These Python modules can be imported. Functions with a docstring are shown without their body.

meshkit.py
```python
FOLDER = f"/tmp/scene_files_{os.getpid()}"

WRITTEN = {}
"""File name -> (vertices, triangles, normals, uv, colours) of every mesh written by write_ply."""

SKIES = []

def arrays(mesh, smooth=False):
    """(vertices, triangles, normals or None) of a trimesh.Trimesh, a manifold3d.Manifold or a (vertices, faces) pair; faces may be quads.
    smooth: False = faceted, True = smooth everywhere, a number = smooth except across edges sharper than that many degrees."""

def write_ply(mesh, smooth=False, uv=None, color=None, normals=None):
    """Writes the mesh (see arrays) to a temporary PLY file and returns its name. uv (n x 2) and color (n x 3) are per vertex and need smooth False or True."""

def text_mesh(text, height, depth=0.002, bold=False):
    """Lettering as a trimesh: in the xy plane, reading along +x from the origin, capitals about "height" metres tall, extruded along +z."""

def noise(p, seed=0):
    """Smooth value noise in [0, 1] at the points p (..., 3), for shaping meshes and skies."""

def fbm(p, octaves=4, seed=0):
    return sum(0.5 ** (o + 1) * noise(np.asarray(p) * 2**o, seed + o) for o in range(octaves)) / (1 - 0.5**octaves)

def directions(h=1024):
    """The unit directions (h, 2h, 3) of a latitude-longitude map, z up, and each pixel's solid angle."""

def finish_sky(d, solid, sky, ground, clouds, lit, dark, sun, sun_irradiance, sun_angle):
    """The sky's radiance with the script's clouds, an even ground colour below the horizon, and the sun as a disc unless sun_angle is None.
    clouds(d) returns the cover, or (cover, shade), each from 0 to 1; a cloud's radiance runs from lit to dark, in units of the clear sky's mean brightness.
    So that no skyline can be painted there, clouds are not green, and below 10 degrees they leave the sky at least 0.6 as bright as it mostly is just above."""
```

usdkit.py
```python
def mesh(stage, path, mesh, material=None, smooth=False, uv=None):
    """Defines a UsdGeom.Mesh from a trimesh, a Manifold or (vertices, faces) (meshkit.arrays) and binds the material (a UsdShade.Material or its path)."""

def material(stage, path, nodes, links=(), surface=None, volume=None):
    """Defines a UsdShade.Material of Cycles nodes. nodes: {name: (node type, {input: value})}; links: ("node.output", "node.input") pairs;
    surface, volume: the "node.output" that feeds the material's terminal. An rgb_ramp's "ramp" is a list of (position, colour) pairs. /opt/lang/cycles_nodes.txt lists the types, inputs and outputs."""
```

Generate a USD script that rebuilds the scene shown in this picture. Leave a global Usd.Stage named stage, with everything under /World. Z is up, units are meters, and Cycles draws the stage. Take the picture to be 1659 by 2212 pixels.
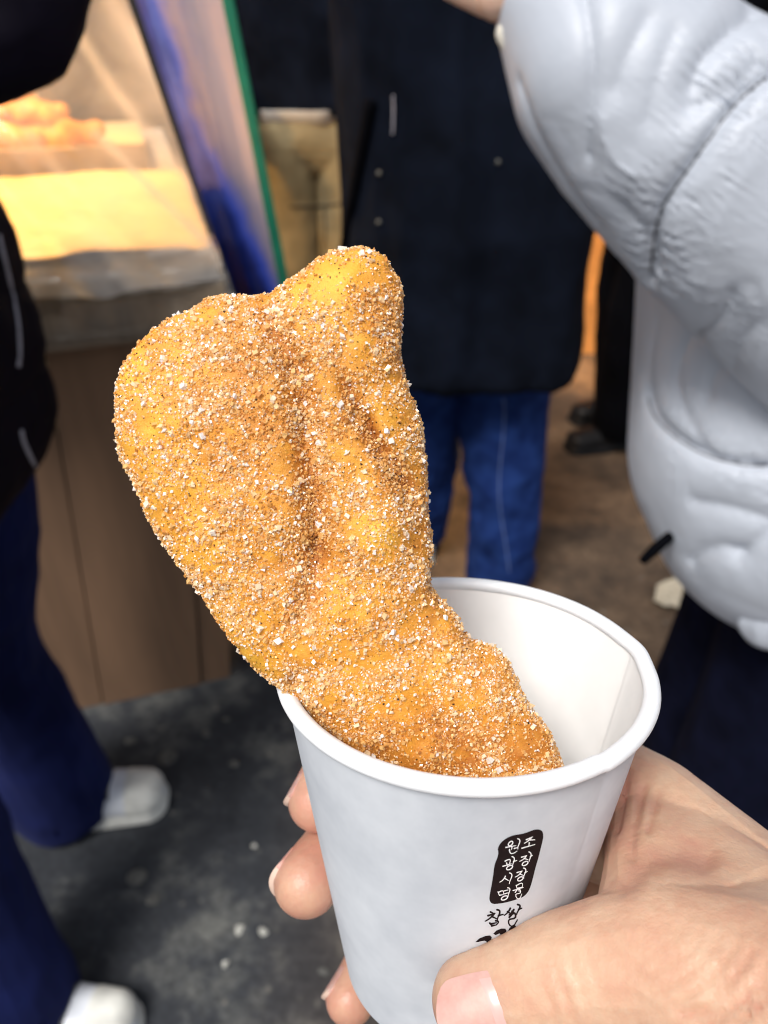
import math, random
import numpy as np, trimesh, shapely, usdkit, meshkit
import manifold3d as m3
from scipy.spatial import Delaunay, cKDTree
from scipy.sparse import coo_matrix
from scipy.sparse.linalg import spsolve
from shapely.geometry import Polygon, LineString, Point
from shapely import affinity
from pxr import Usd, UsdGeom, UsdLux, UsdShade, Gf, Sdf, Vt

random.seed(7)
RNG = np.random.default_rng(11)
stage = Usd.Stage.CreateInMemory()
UsdGeom.SetStageUpAxis(stage, 'Z')
UsdGeom.Xform.Define(stage, '/World')

# ------------------------------------------------------------------ camera, sky, lights, exposure
PITCH, CAM_H, F = math.radians(35.0), 1.45, 1663.0
cam = UsdGeom.Camera.Define(stage, '/World/camera')
cam.CreateHorizontalApertureAttr(5.6)
cam.CreateFocalLengthAttr(5.6 * F / 1659)
cam.CreateFStopAttr(3.2)
cam.CreateFocusDistanceAttr(0.15)
cam.CreateClippingRangeAttr(Gf.Vec2f(0.01, 200))
cam.CreateExposureAttr(0.50)
cam.AddTranslateOp().Set(Gf.Vec3d(0, 0, CAM_H))
cam.AddRotateXOp().Set(90 - math.degrees(PITCH))
SUN_DIR = np.array([-0.30, -0.42, 0.86]); SUN_DIR /= np.linalg.norm(SUN_DIR)
LAMP_A, LAMP_B = 14.0, 80.0
SUN_EL, SUN_ROT = math.asin(SUN_DIR[2]), math.atan2(SUN_DIR[0], SUN_DIR[1])
sky_mat = usdkit.material(stage, '/World/Looks/sky_light', {
    's': ('sky_texture', {'sky_type': 'single_scattering', 'sun_disc': False, 'sun_elevation': SUN_EL, 'sun_rotation': SUN_ROT, 'aerosol_density': 4.0}),
    'h': ('hsv', {'saturation': 0.45, 'value': 1.0}),
    'b': ('background_shader', {'strength': 0.095})}, [('s.color', 'h.color'), ('h.color', 'b.color')], surface='b.background')
sky = UsdLux.DomeLight.Define(stage, '/World/sky')
UsdShade.MaterialBindingAPI.Apply(sky.GetPrim()).Bind(sky_mat)
sky.GetPrim().SetCustomDataByKey('kind', 'structure')
sun = UsdLux.DistantLight.Define(stage, '/World/sun')
sun.CreateNormalizeAttr(True) if hasattr(sun, 'CreateNormalizeAttr') else None
sun.CreateIntensityAttr(0.62); sun.CreateAngleAttr(22.0); sun.CreateColorAttr(Gf.Vec3f(1.0, 0.965, 0.92))
def aim(prim, d):                       # light shines along its -z: its +z is the direction towards the source
    z = np.array(d) / np.linalg.norm(d); x = np.cross([0, 1.0, 0.001], z); x /= np.linalg.norm(x); y = np.cross(z, x)
    UsdGeom.Xformable(prim).AddTransformOp().Set(Gf.Matrix4d(*x, 0, *y, 0, *z, 0, 0, 0, 0, 1))
aim(sun, SUN_DIR)

# ------------------------------------------------------------------ coordinates: the photograph measured in units of 1659 x 2212
CP, SP = math.cos(PITCH), math.sin(PITCH)
CAMPOS = np.array([0, 0, CAM_H])
ROT = np.array([[1, 0, 0], [0, SP, -CP], [0, CP, SP]])            # camera axes (right, up, back) as columns
def c2w(p): return CAMPOS + np.asarray(p, float) @ ROT.T           # camera metres to world
def mm(p): return c2w(np.asarray(p, float) / 1000)                 # camera millimetres to world
def cpx(u, v, d): return np.array([(u - 829.5) / F * d, (1106 - v) / F * d, -d])
def at(u, v, d): return c2w(cpx(u, v, d))
def at_y(u, v, y):
    t = (v - 1106) / F; return at(u, v, y / (CP - t * SP))
def at_z(u, v, z=0.0):
    t = (v - 1106) / F; return at(u, v, (CAM_H - z) / (SP + t * CP))
def w2px(P):
    q = (np.asarray(P) - CAMPOS) @ ROT
    return np.stack([829.5 + F * q[..., 0] / -q[..., 2], 1106 - F * q[..., 1] / -q[..., 2], -q[..., 2]], -1)

# ------------------------------------------------------------------ materials
def pm(name, col, rough=0.6, var=0.25, scale=20.0, bump=0.0, bscale=200.0, bdist=0.001, col2=None, detail=4, stretch=None, fine=None, **kw):
    c = np.array(col, float); a, b = (c * (1 - var), c * (1 + var)) if col2 is None else (c, np.array(col2, float))
    nodes = {'g': ('geometry', {}), 'm': ('mapping', {'scale': stretch or (1, 1, 1)}), 'n': ('noise_texture', {'scale': scale, 'detail': detail, 'roughness': 0.6}),
             'r': ('rgb_ramp', {'ramp': [(0.3, tuple(a)), (0.7, tuple(np.minimum(b, 1)))]}),
             'p': ('principled_bsdf', {'roughness': rough, **kw})}
    links = [('g.position', 'm.vector'), ('m.vector', 'n.vector'), ('n.fac', 'r.fac'), ('r.color', 'p.base_color')]
    if bump:
        nodes |= {'n2': ('noise_texture', {'scale': bscale, 'detail': 5, 'roughness': 0.65}), 'b': ('bump', {'strength': bump, 'distance': bdist})}
        links += [('m.vector', 'n2.vector'), ('n2.fac', 'b.height'), ('b.normal', 'p.normal')]
    return usdkit.material(stage, '/World/Looks/' + name, nodes, links, surface='p.BSDF')

M = {}
M['navy_coat'] = pm('navy_coat', (0.0038, 0.0058, 0.0120), 0.95, 0.5, 9, 0.4, 900, 0.001, specular_ior_level=0.08)
M['black_cloth'] = pm('black_cloth', (0.0014, 0.0016, 0.003), 0.95, 0.4, 9, 0.3, 700, 0.001, specular_ior_level=0.06)
M['plum_puffer'] = pm('plum_puffer', (0.0024, 0.0015, 0.0056), 0.7, 0.4, 6, 0.2, 300, 0.001, specular_ior_level=0.10)
M['navy_trousers'] = pm('navy_trousers', (0.007, 0.011, 0.058), 0.9, 0.4, 5, 0.4, 900, 0.001, specular_ior_level=0.08, sheen_weight=0.04, sheen_tint=(0.4, 0.45, 1.0))
M['dark_denim'] = pm('dark_denim', (0.0035, 0.0045, 0.014), 0.95, 0.5, 14, 0.5, 900, 0.001, specular_ior_level=0.06)
M['blue_denim'] = pm('blue_denim', (0.006, 0.018, 0.095), 0.9, 0.45, 26, 0.7, 500, 0.002, specular_ior_level=0.1, col2=(0.018, 0.05, 0.20), detail=8)
M['denim_thread'] = pm('denim_thread', (0.10, 0.15, 0.32), 0.8, 0.4, 80)
M['khaki'] = pm('khaki', (0.23, 0.18, 0.092), 0.85, 0.25, 8, 0.4, 700, 0.001)
M['khaki_seam'] = pm('khaki_seam', (0.07, 0.055, 0.03), 0.85, 0.25, 8)
M['white_cloth'] = pm('white_cloth', (0.7, 0.68, 0.64), 0.8, 0.08, 20)
M['silver'] = pm('silver', (0.42, 0.455, 0.515), 0.45, 0.04, 5, 0.22, 26, 0.006, stretch=(0.6, 1.0, 0.8), specular_ior_level=0.4)
M['silver_thread'] = pm('silver_thread', (0.10, 0.10, 0.11), 0.7, 0.3, 300)
M['far_skin'] = pm('far_skin', (0.55, 0.36, 0.27), 0.5, 0.1, 40, subsurface_weight=0.15, subsurface_scale=0.004)
M['hair'] = pm('hair', (0.012, 0.009, 0.008), 0.45, 0.4, 60)
M['eye'] = pm('eye', (0.03, 0.02, 0.015), 0.2, 0.1, 60)
M['white_shoe'] = pm('white_shoe', (0.66, 0.69, 0.74), 0.5, 0.1, 14, 0.1, 200, 0.001)
M['shoe_sole'] = pm('shoe_sole', (0.66, 0.66, 0.61), 0.6, 0.2, 30)
M['black_shoe'] = pm('black_shoe', (0.007, 0.007, 0.008), 0.5, 0.4, 20, specular_ior_level=0.2)
M['cream_paper'] = pm('cream_paper', (0.72, 0.69, 0.60), 0.7, 0.08, 30)
M['box_board'] = pm('box_board', (0.18, 0.104, 0.060), 0.75, 0.35, 7, 0.3, 60, 0.002, stretch=(1, 1, 0.12), detail=6)
M['wood_dark'] = pm('wood_dark', (0.075, 0.04, 0.02), 0.7, 0.4, 6, 0.3, 60, 0.002, stretch=(1, 1, 0.15))
M['wood_warm'] = pm('wood_warm', (0.5, 0.24, 0.07), 0.6, 0.25, 6, 0.3, 60, 0.002)
M['far_wall'] = pm('far_wall', (0.02, 0.017, 0.016), 0.9, 0.4, 3)
M['counter_board'] = pm('counter_board', (0.42, 0.39, 0.34), 0.6, 0.2, 10)
M['cream_liner'] = pm('cream_liner', (0.66, 0.48, 0.23), 0.55, 0.16, 7, 0.4, 30, 0.006)
M['tray_board'] = pm('tray_board', (0.24, 0.17, 0.12), 0.7, 0.3, 20)
M['fried_far'] = pm('fried_far', (0.55, 0.22, 0.03), 0.5, 0.4, 40, 0.5, 300, 0.002)
M['green_trim'] = pm('green_trim', (0.005, 0.15, 0.09), 0.45, 0.15, 20)
M['cord'] = pm('cord', (0.30, 0.29, 0.33), 0.6, 0.2, 100)
M['litter'] = pm('litter', (0.50, 0.44, 0.33), 0.8, 0.25, 60)
M['gum'] = pm('gum', (0.42, 0.42, 0.38), 0.8, 0.25, 60)
M['ink'] = pm('ink', (0.010, 0.005, 0.006), 0.75, 0.3, 400, specular_ior_level=0.15)
M['ink_white'] = pm('ink_white', (0.80, 0.81, 0.82), 0.6, 0.03, 400)
M['nail'] = pm('nail', (0.56, 0.27, 0.23), 0.28, 0.08, 180, col2=(0.68, 0.40, 0.34), subsurface_weight=0.2, subsurface_scale=0.002, coat_weight=0.25, coat_roughness=0.2)
M['nail_tip'] = pm('nail_tip', (0.64, 0.47, 0.38), 0.35, 0.05, 300, coat_weight=0.2)
M['lunula'] = pm('lunula', (0.61, 0.36, 0.32), 0.35, 0.05, 300, coat_weight=0.3, coat_roughness=0.2)
M['cinnamon'] = pm('cinnamon', (0.045, 0.018, 0.007), 0.8, 0.4, 900)
M['gum_dull'] = pm('gum_dull', (0.085, 0.085, 0.078), 0.85, 0.35, 60)
# paper of the cup: cool white, faintly mottled fibres
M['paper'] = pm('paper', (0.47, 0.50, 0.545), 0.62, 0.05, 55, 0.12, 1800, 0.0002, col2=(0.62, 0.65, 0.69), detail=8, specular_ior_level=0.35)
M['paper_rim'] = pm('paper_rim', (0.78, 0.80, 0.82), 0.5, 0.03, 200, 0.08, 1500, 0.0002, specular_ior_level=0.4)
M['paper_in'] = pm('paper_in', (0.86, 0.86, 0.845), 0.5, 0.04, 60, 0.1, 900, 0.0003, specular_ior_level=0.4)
# ground: wet dark asphalt, bluish on the left and browner to the right, warm lamp light painted into a brownish base
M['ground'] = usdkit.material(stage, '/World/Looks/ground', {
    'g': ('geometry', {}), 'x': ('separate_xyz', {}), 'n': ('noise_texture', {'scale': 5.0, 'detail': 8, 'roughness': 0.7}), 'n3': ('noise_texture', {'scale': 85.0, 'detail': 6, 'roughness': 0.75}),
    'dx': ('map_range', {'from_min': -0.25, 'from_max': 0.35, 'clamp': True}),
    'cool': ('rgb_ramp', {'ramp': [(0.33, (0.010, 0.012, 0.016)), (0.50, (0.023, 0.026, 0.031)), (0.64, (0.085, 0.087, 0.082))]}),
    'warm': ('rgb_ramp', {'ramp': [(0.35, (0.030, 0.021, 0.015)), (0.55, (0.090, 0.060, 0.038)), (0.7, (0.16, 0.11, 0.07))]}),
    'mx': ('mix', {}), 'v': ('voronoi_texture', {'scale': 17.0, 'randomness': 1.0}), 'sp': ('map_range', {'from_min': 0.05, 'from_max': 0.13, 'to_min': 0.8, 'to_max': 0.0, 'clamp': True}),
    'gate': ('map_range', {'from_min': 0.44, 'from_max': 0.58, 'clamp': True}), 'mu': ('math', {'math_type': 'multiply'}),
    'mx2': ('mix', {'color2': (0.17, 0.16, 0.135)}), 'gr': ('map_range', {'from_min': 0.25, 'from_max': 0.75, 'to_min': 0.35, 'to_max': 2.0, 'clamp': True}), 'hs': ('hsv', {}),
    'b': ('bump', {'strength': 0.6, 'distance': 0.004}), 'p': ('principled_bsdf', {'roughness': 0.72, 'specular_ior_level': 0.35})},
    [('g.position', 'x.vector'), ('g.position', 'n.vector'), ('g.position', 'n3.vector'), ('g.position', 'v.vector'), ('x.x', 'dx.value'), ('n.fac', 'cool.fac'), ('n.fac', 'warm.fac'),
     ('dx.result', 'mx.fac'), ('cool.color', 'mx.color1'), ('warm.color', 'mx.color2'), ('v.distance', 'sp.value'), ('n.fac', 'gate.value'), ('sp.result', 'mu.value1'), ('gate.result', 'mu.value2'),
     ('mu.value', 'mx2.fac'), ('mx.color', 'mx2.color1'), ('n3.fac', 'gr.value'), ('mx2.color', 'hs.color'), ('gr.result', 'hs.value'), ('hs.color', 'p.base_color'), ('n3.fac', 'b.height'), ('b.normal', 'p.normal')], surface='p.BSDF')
# clear plastic film: mostly see-through, glossy, milky where it is creased
M['film'] = usdkit.material(stage, '/World/Looks/film', {
    't': ('transparent_bsdf', {'color': (0.97, 0.96, 0.94)}), 'd': ('translucent_bsdf', {'color': (0.75, 0.72, 0.68)}), 'df': ('diffuse_bsdf', {'color': (0.6, 0.58, 0.56)}), 'gl': ('glossy_bsdf', {'roughness': 0.12}), 'at': ('attribute', {'attribute': 'tone'}), 'sm': ('math', {'math_type': 'add', 'use_clamp': True}),
    'fr': ('fresnel', {'IOR': 1.45}), 'g': ('geometry', {}), 'n': ('noise_texture', {'scale': 7.0, 'detail': 4, 'distortion': 1.0}), 'mr': ('map_range', {'from_min': 0.4, 'from_max': 0.75, 'to_min': 0.10, 'to_max': 0.34, 'clamp': True}),
    'm0': ('mix_closure', {'fac': 0.35}), 'm1': ('mix_closure', {}), 'm2': ('mix_closure', {})},
    [('g.position', 'n.vector'), ('n.fac', 'mr.value'), ('d.BSDF', 'm0.closure1'), ('df.BSDF', 'm0.closure2'), ('mr.result', 'sm.value1'), ('at.fac', 'sm.value2'), ('sm.value', 'm1.fac'), ('t.BSDF', 'm1.closure1'), ('m0.closure', 'm1.closure2'),
     ('fr.fac', 'm2.fac'), ('m1.closure', 'm2.closure1'), ('gl.BSDF', 'm2.closure2')], surface='m2.closure')
M['clear_wrap'] = pm('clear_wrap', (0.19, 0.15, 0.11), 0.10, 0.35, 9, 0.25, 30, 0.004, stretch=(2.2, 1, 0.35), specular_ior_level=0.7, coat_weight=1.0, coat_roughness=0.06)
def toned(name, ramp, attr='tone', rough=0.5, noise=(150.0, 0.12), bump=None, **kw):      # colour from a mesh's own tone value, broken up by noise
    nodes = {'a': ('attribute', {'attribute': attr}), 'g': ('geometry', {}), 'n': ('noise_texture', {'scale': noise[0], 'detail': 6, 'roughness': 0.7}),
             'k': ('map_range', {'from_min': 0.25, 'from_max': 0.75, 'to_min': -noise[1], 'to_max': noise[1]}), 's': ('math', {'math_type': 'add', 'use_clamp': True}),
             'r': ('rgb_ramp', {'ramp': ramp}), 'p': ('principled_bsdf', {'roughness': rough, **kw})}
    links = [('g.position', 'n.vector'), ('n.fac', 'k.value'), ('a.fac', 's.value1'), ('k.result', 's.value2'), ('s.value', 'r.fac'), ('r.color', 'p.base_color')]
    if bump:
        nodes |= {'n2': ('noise_texture', {'scale': bump[0], 'detail': 6, 'roughness': 0.7}), 'b': ('bump', {'strength': bump[1], 'distance': bump[2]})}
        links += [('g.position', 'n2.vector'), ('n2.fac', 'b.height'), ('b.normal', 'p.normal')]
    return usdkit.material(stage, '/World/Looks/' + name, nodes, links, surface='p.BSDF')
M['dough'] = toned('dough', [(0.0, (0.22, 0.055, 0.008)), (0.3, (0.50, 0.165, 0.018)), (0.6, (0.78, 0.33, 0.035)), (0.85, (0.93, 0.44, 0.045)), (1.0, (0.96, 0.50, 0.06))], rough=0.5, noise=(260, 0.16),
                   bump=(1500, 0.5, 0.0006), subsurface_weight=0.25, subsurface_scale=0.003, subsurface_radius=(1, 0.5, 0.15))
M['skin'] = usdkit.material(stage, '/World/Looks/skin', {      # redness in blotches and at the fingertips, fine crossing creases
    'a': ('attribute', {'attribute': 'tone'}), 'g': ('geometry', {}), 'n': ('noise_texture', {'scale': 95.0, 'detail': 7, 'roughness': 0.65}), 'k': ('map_range', {'from_min': 0.25, 'from_max': 0.75, 'to_min': -0.34, 'to_max': 0.34}),
    's': ('math', {'math_type': 'add', 'use_clamp': True}), 'r': ('rgb_ramp', {'ramp': [(0.0, (0.58, 0.385, 0.265)), (0.25, (0.54, 0.32, 0.215)), (0.55, (0.49, 0.25, 0.175)), (1.0, (0.52, 0.215, 0.16))]}),
    'm': ('mapping', {'scale': (1.0, 1.0, 0.45), 'rotation': (0.5, 0.3, 0.6)}), 'v': ('noise_texture', {'scale': 620.0, 'detail': 3}), 'vr': ('map_range', {'from_min': 0.3, 'from_max': 0.7, 'clamp': True}),
    'n2': ('noise_texture', {'scale': 1500.0, 'detail': 5}), 'ad': ('math', {'math_type': 'add'}), 'b': ('bump', {'strength': 0.22, 'distance': 0.0004}),
    'p': ('principled_bsdf', {'roughness': 0.42, 'subsurface_weight': 0.22, 'subsurface_scale': 0.003, 'subsurface_radius': (1, 0.35, 0.2), 'specular_ior_level': 0.45})},
    [('g.position', 'n.vector'), ('n.fac', 'k.value'), ('a.fac', 's.value1'), ('k.result', 's.value2'), ('s.value', 'r.fac'), ('r.color', 'p.base_color'), ('g.position', 'm.vector'), ('m.vector', 'v.vector'), ('v.fac', 'vr.value'),
     ('g.position', 'n2.vector'), ('vr.result', 'ad.value1'), ('n2.fac', 'ad.value2'), ('ad.value', 'b.height'), ('b.normal', 'p.normal')], surface='p.BSDF')
M['banner'] = toned('banner', [(0.0, (0.40, 0.34, 0.38)), (0.4, (0.24, 0.23, 0.36)), (0.66, (0.05, 0.10, 0.62)), (0.85, (0.010, 0.028, 0.24)), (1.0, (0.004, 0.010, 0.09))], rough=0.3, noise=(14, 0.10), specular_ior_level=0.5)
M['sugar'] = usdkit.material(stage, '/World/Looks/sugar', {      # each grain has a tone of its own: amber where it takes the colour of the crust, milky, or white
    'a': ('attribute', {'attribute': 'tone'}), 'r': ('rgb_ramp', {'ramp': [(0.0, (0.42, 0.15, 0.035)), (0.22, (0.74, 0.34, 0.075)), (0.5, (0.89, 0.55, 0.21)), (0.72, (0.94, 0.74, 0.48)), (0.9, (0.97, 0.90, 0.82)), (1.0, (0.99, 0.98, 0.97))]}),
    'p': ('principled_bsdf', {'roughness': 0.09, 'ior': 1.55, 'specular_ior_level': 0.8}), 't': ('transparent_bsdf', {'color': (0.99, 0.95, 0.88)}), 'm': ('mix_closure', {'fac': 0.24})},
    [('a.fac', 'r.fac'), ('r.color', 'p.base_color'), ('p.BSDF', 'm.closure1'), ('t.BSDF', 'm.closure2')], surface='m.closure')

# ------------------------------------------------------------------ scene helpers
USED = {}
def numbered(path):
    k = USED.get(path, -1) + 1; USED[path] = k
    return path if k == 0 else f'{path}_{k:03d}'
def data(o, label=None, cat=None, group=None, kind=None):
    p = o.GetPrim() if hasattr(o, 'GetPrim') else o
    for k, t in (('label', label), ('category', cat), ('group', group), ('kind', kind)):
        if t: p.SetCustomDataByKey(k, t)
    return o
def thing(name, label, cat, group=None):
    return data(UsdGeom.Xform.Define(stage, numbered('/World/' + name)), label, cat, group)
def obj(name, mesh, mat, parent=None, smooth=40, label=None, cat=None, group=None, kind=None, tone=None, flat=False):
    root = str(parent.GetPath()) if parent is not None else '/World'
    if tone is not None: smooth = not flat
    m = usdkit.mesh(stage, numbered(root + '/' + name), mesh, M[mat] if isinstance(mat, str) else mat, smooth)
    if tone is not None:
        UsdGeom.PrimvarsAPI(m).CreatePrimvar('tone', Sdf.ValueTypeNames.FloatArray, 'vertex').Set(Vt.FloatArray.FromNumpy(np.asarray(tone, np.float32)))
    return data(m, label, cat, group, kind)
BALL = np.array(trimesh.creation.icosphere(2).vertices); BALL_FINE = np.array(trimesh.creation.icosphere(4).vertices)
def hull(*spheres, ball=BALL): return m3.Manifold.hull_points(np.vstack([np.asarray(p, float) + ball * r for p, r in spheres]))
def blob(groups, edge, it=8, ball=BALL):                     # groups of spheres, each group hulled, all joined and smoothed
    m = m3.Manifold.batch_boolean([hull(*g, ball=ball) for g in groups], m3.OpType.Add).refine_to_length(edge)
    q = m.to_mesh(); t = trimesh.Trimesh(np.array(q.vert_properties[:, :3], float), np.array(q.tri_verts), process=True)
    trimesh.smoothing.filter_taubin(t, 0.5, 0.52, it); return t
def chain(pts): return [[pts[i], pts[i + 1]] for i in range(len(pts) - 1)]
def displace(t, amount): t = t.copy(); t.vertices = t.vertices + t.vertex_normals * np.asarray(amount)[:, None]; return t
def ridged(p, seed=0, oct=3): return sum(0.5 ** o * (1 - np.abs(2 * meshkit.noise(np.asarray(p) * 2 ** o, seed + o) - 1)) for o in range(oct)) / 1.75
def folds(t, amp, scale=8.0, stretch=(1, 1, 0.45), seed=0): return displace(t, amp * (ridged(t.vertices * np.array(stretch) * scale, seed) - 0.55) * 2)
def tube(path, r, n=6):
    p = np.asarray(path, float); tg = np.gradient(p, axis=0); tg /= np.linalg.norm(tg, axis=1, keepdims=True) + 1e-12
    a = np.cross(tg, [0.3, 0.2, 0.93]); a /= np.linalg.norm(a, axis=1, keepdims=True); b = np.cross(tg, a); th = np.arange(n) * 2 * np.pi / n
    rr = np.broadcast_to(r, (len(p),))[:, None, None]
    v = (p[:, None] + rr * (np.cos(th)[None, :, None] * a[:, None] + np.sin(th)[None, :, None] * b[:, None])).reshape(-1, 3)
    f = []
    for i in range(len(p) - 1):
        for j in range(n): A, B, C, D = i * n + j, i * n + (j + 1) % n, (i + 1) * n + (j + 1) % n, (i + 1) * n + j; f += [[A, B, C], [A, C, D]]
    k = len(v); v = np.vstack([v, p[:1], p[-1:]]); e = (len(p) - 1) * n
    for j in range(n): f += [[k, (j + 1) % n, j], [k + 1, e + j, e + (j + 1) % n]]
    return trimesh.Trimesh(v, f, process=False)
def spline(pts, n):
    from scipy.interpolate import CubicSpline
    p = np.asarray(pts, float); s = np.r_[0, np.cumsum(np.linalg.norm(np.diff(p, axis=0), axis=1))]
    return CubicSpline(s, p)(np.linspace(0, s[-1], n))
def boxm(o, ax, ay, az, bevel=0.003):             # a box from corner o along three edge vectors, edges rounded
    ax, ay, az = map(np.array, (ax, ay, az)); c = np.array(o) + (ax + ay + az) / 2
    pts = []
    for i in (-1, 1):
        for j in (-1, 1):
            for k in (-1, 1):
                for d in ((1, 0, 0), (0, 1, 0), (0, 0, 1)):
                    q = np.array(c)
                    for s, a, w in ((i, ax, d[0]), (j, ay, d[1]), (k, az, d[2])):
                        l = np.linalg.norm(a); q = q + s * a / l * (l / 2 - (0 if w else bevel))
                    pts.append(q)
    return m3.Manifold.hull_points(np.array(pts))
def raycast(t, u, v):                             # first point of mesh t on the sight line of a measured spot
    d = c2w(cpx(u, v, 1.0)) - CAMPOS; A, B, C = (t.vertices[t.faces[:, k]] for k in range(3)); e1, e2 = B - A, C - A
    h = np.cross(d, e2); a = (e1 * h).sum(1); a = np.where(np.abs(a) < 1e-14, 1e-14, a); s = CAMPOS - A; uu = (s * h).sum(1) / a; q = np.cross(s, e1); vv = (q @ d) / a; tt = (e2 * q).sum(1) / a
    ok = (uu >= 0) & (vv >= 0) & (uu + vv <= 1) & (tt > 0.01)
    return CAMPOS + d * tt[ok].min() if ok.any() else None
def on_mesh(t, pts, n):
    P = [raycast(t, *p) for p in spline(pts, n)]; return np.array([p for p in P if p is not None])

# ================================================================== THE SETTING
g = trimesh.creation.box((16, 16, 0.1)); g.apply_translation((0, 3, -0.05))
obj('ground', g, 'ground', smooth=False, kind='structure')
obj('market_wall', boxm((-5, 5.2, 0), (10, 0, 0), (0, 0.2, 0), (0, 0, 3.2)), 'far_wall', label='dark wall closing the market lane far behind the people', cat='wall', kind='structure')

# ================================================================== THE CUP  (camera millimetres)
CC = np.array([17.2, -32.2, -164.7]); CN = np.array([0.010, 0.931, 0.364]); CN /= np.linalg.norm(CN)
CG = np.array([0, 0, 1.0]) - CN * CN[2]; CG /= np.linalg.norm(CG); CE = np.cross(CG, CN) * -1.0
if CE[0] < 0: CE = -CE
CUP_H, R_TOP, R_BOT = 85.0, 38.4, 25.9
def cup_r(s): return R_TOP + (R_BOT - R_TOP) * s / CUP_H
def cup_pt(s, rad, phi): return CC - CN * np.asarray(s)[..., None] + np.asarray(rad)[..., None] * (np.cos(phi)[..., None] * CE - np.sin(phi)[..., None] * CG)   # phi: 0 right, 90 deg away, 180 left
def cup_coord(P):
    q = np.asarray(P) - CC; s = -(q @ CN); x, y = q @ CE, -(q @ CG); return s, np.hypot(x, y), np.arctan2(y, x)
def px_phi(u, v):                                 # the angle round the rim of a measured spot
    d = cpx(u, v, 1.0); k = (CC @ CN) / (d @ CN); return float(cup_coord(d * k)[2])
PHI_SEAM, PHI_LAP = px_phi(1390, 1405), px_phi(1302, 1650)
def wob(phi, s=0.0):                              # the paper's seam: a lap on the far right, and the cup a touch out of round
    d = (phi - PHI_SEAM + np.pi) % (2 * np.pi) - np.pi
    return 0.6 * np.exp(-(d / 0.12) ** 2) + 0.28 * np.cos(2 * (phi - 0.5)) + 0.12 * np.sin(3 * phi + 1)
def lap(phi):
    d = (phi - PHI_LAP + np.pi) % (2 * np.pi) - np.pi
    return 0.35 * (1 / (1 + np.exp(-d / 0.006))) * np.exp(-np.maximum(d, 0) / 0.25)
NA = 360; PH = np.arange(NA) * 2 * np.pi / NA
def ring_mesh(prof, closed, extra=lambda ph, s: 0 * ph):
    rows = [cup_pt(np.full(NA, s), r + wob(PH) * max(0, 1 - s / CUP_H) + extra(PH, s), PH) for r, s in prof]
    v = np.vstack(rows); n = len(prof); f = []
    j = np.arange(NA); j2 = (j + 1) % NA
    for i in range(n if closed else n - 1):
        a, b = i * NA, ((i + 1) % n) * NA
        f += [np.stack([a + j, b + j, b + j2], 1), np.stack([a + j, b + j2, a + j2], 1)]
    f = np.vstack(f); t = trimesh.Trimesh(mm(v), f, process=False)
    if t.volume < 0: t.invert()
    return t
cup = thing('paper_cup', 'white paper cup with brown printed lettering held in a bare hand', 'paper cup')
TH = 0.45
outer = [(cup_r(s), s) for s in np.linspace(1.6, CUP_H, 34)]
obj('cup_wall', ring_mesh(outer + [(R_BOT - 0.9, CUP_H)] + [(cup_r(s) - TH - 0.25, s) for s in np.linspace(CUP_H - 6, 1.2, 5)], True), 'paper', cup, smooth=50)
inner = [(cup_r(s) - TH - 0.3, s) for s in np.linspace(0.6, CUP_H - 6.5, 24)]
def seam_step(ph, s):
    d = (ph - PHI_SEAM + np.pi) % (2 * np.pi) - np.pi
    return -0.28 * (d < 0.0) * np.exp(-np.maximum(-d, 0) / 0.5)
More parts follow.
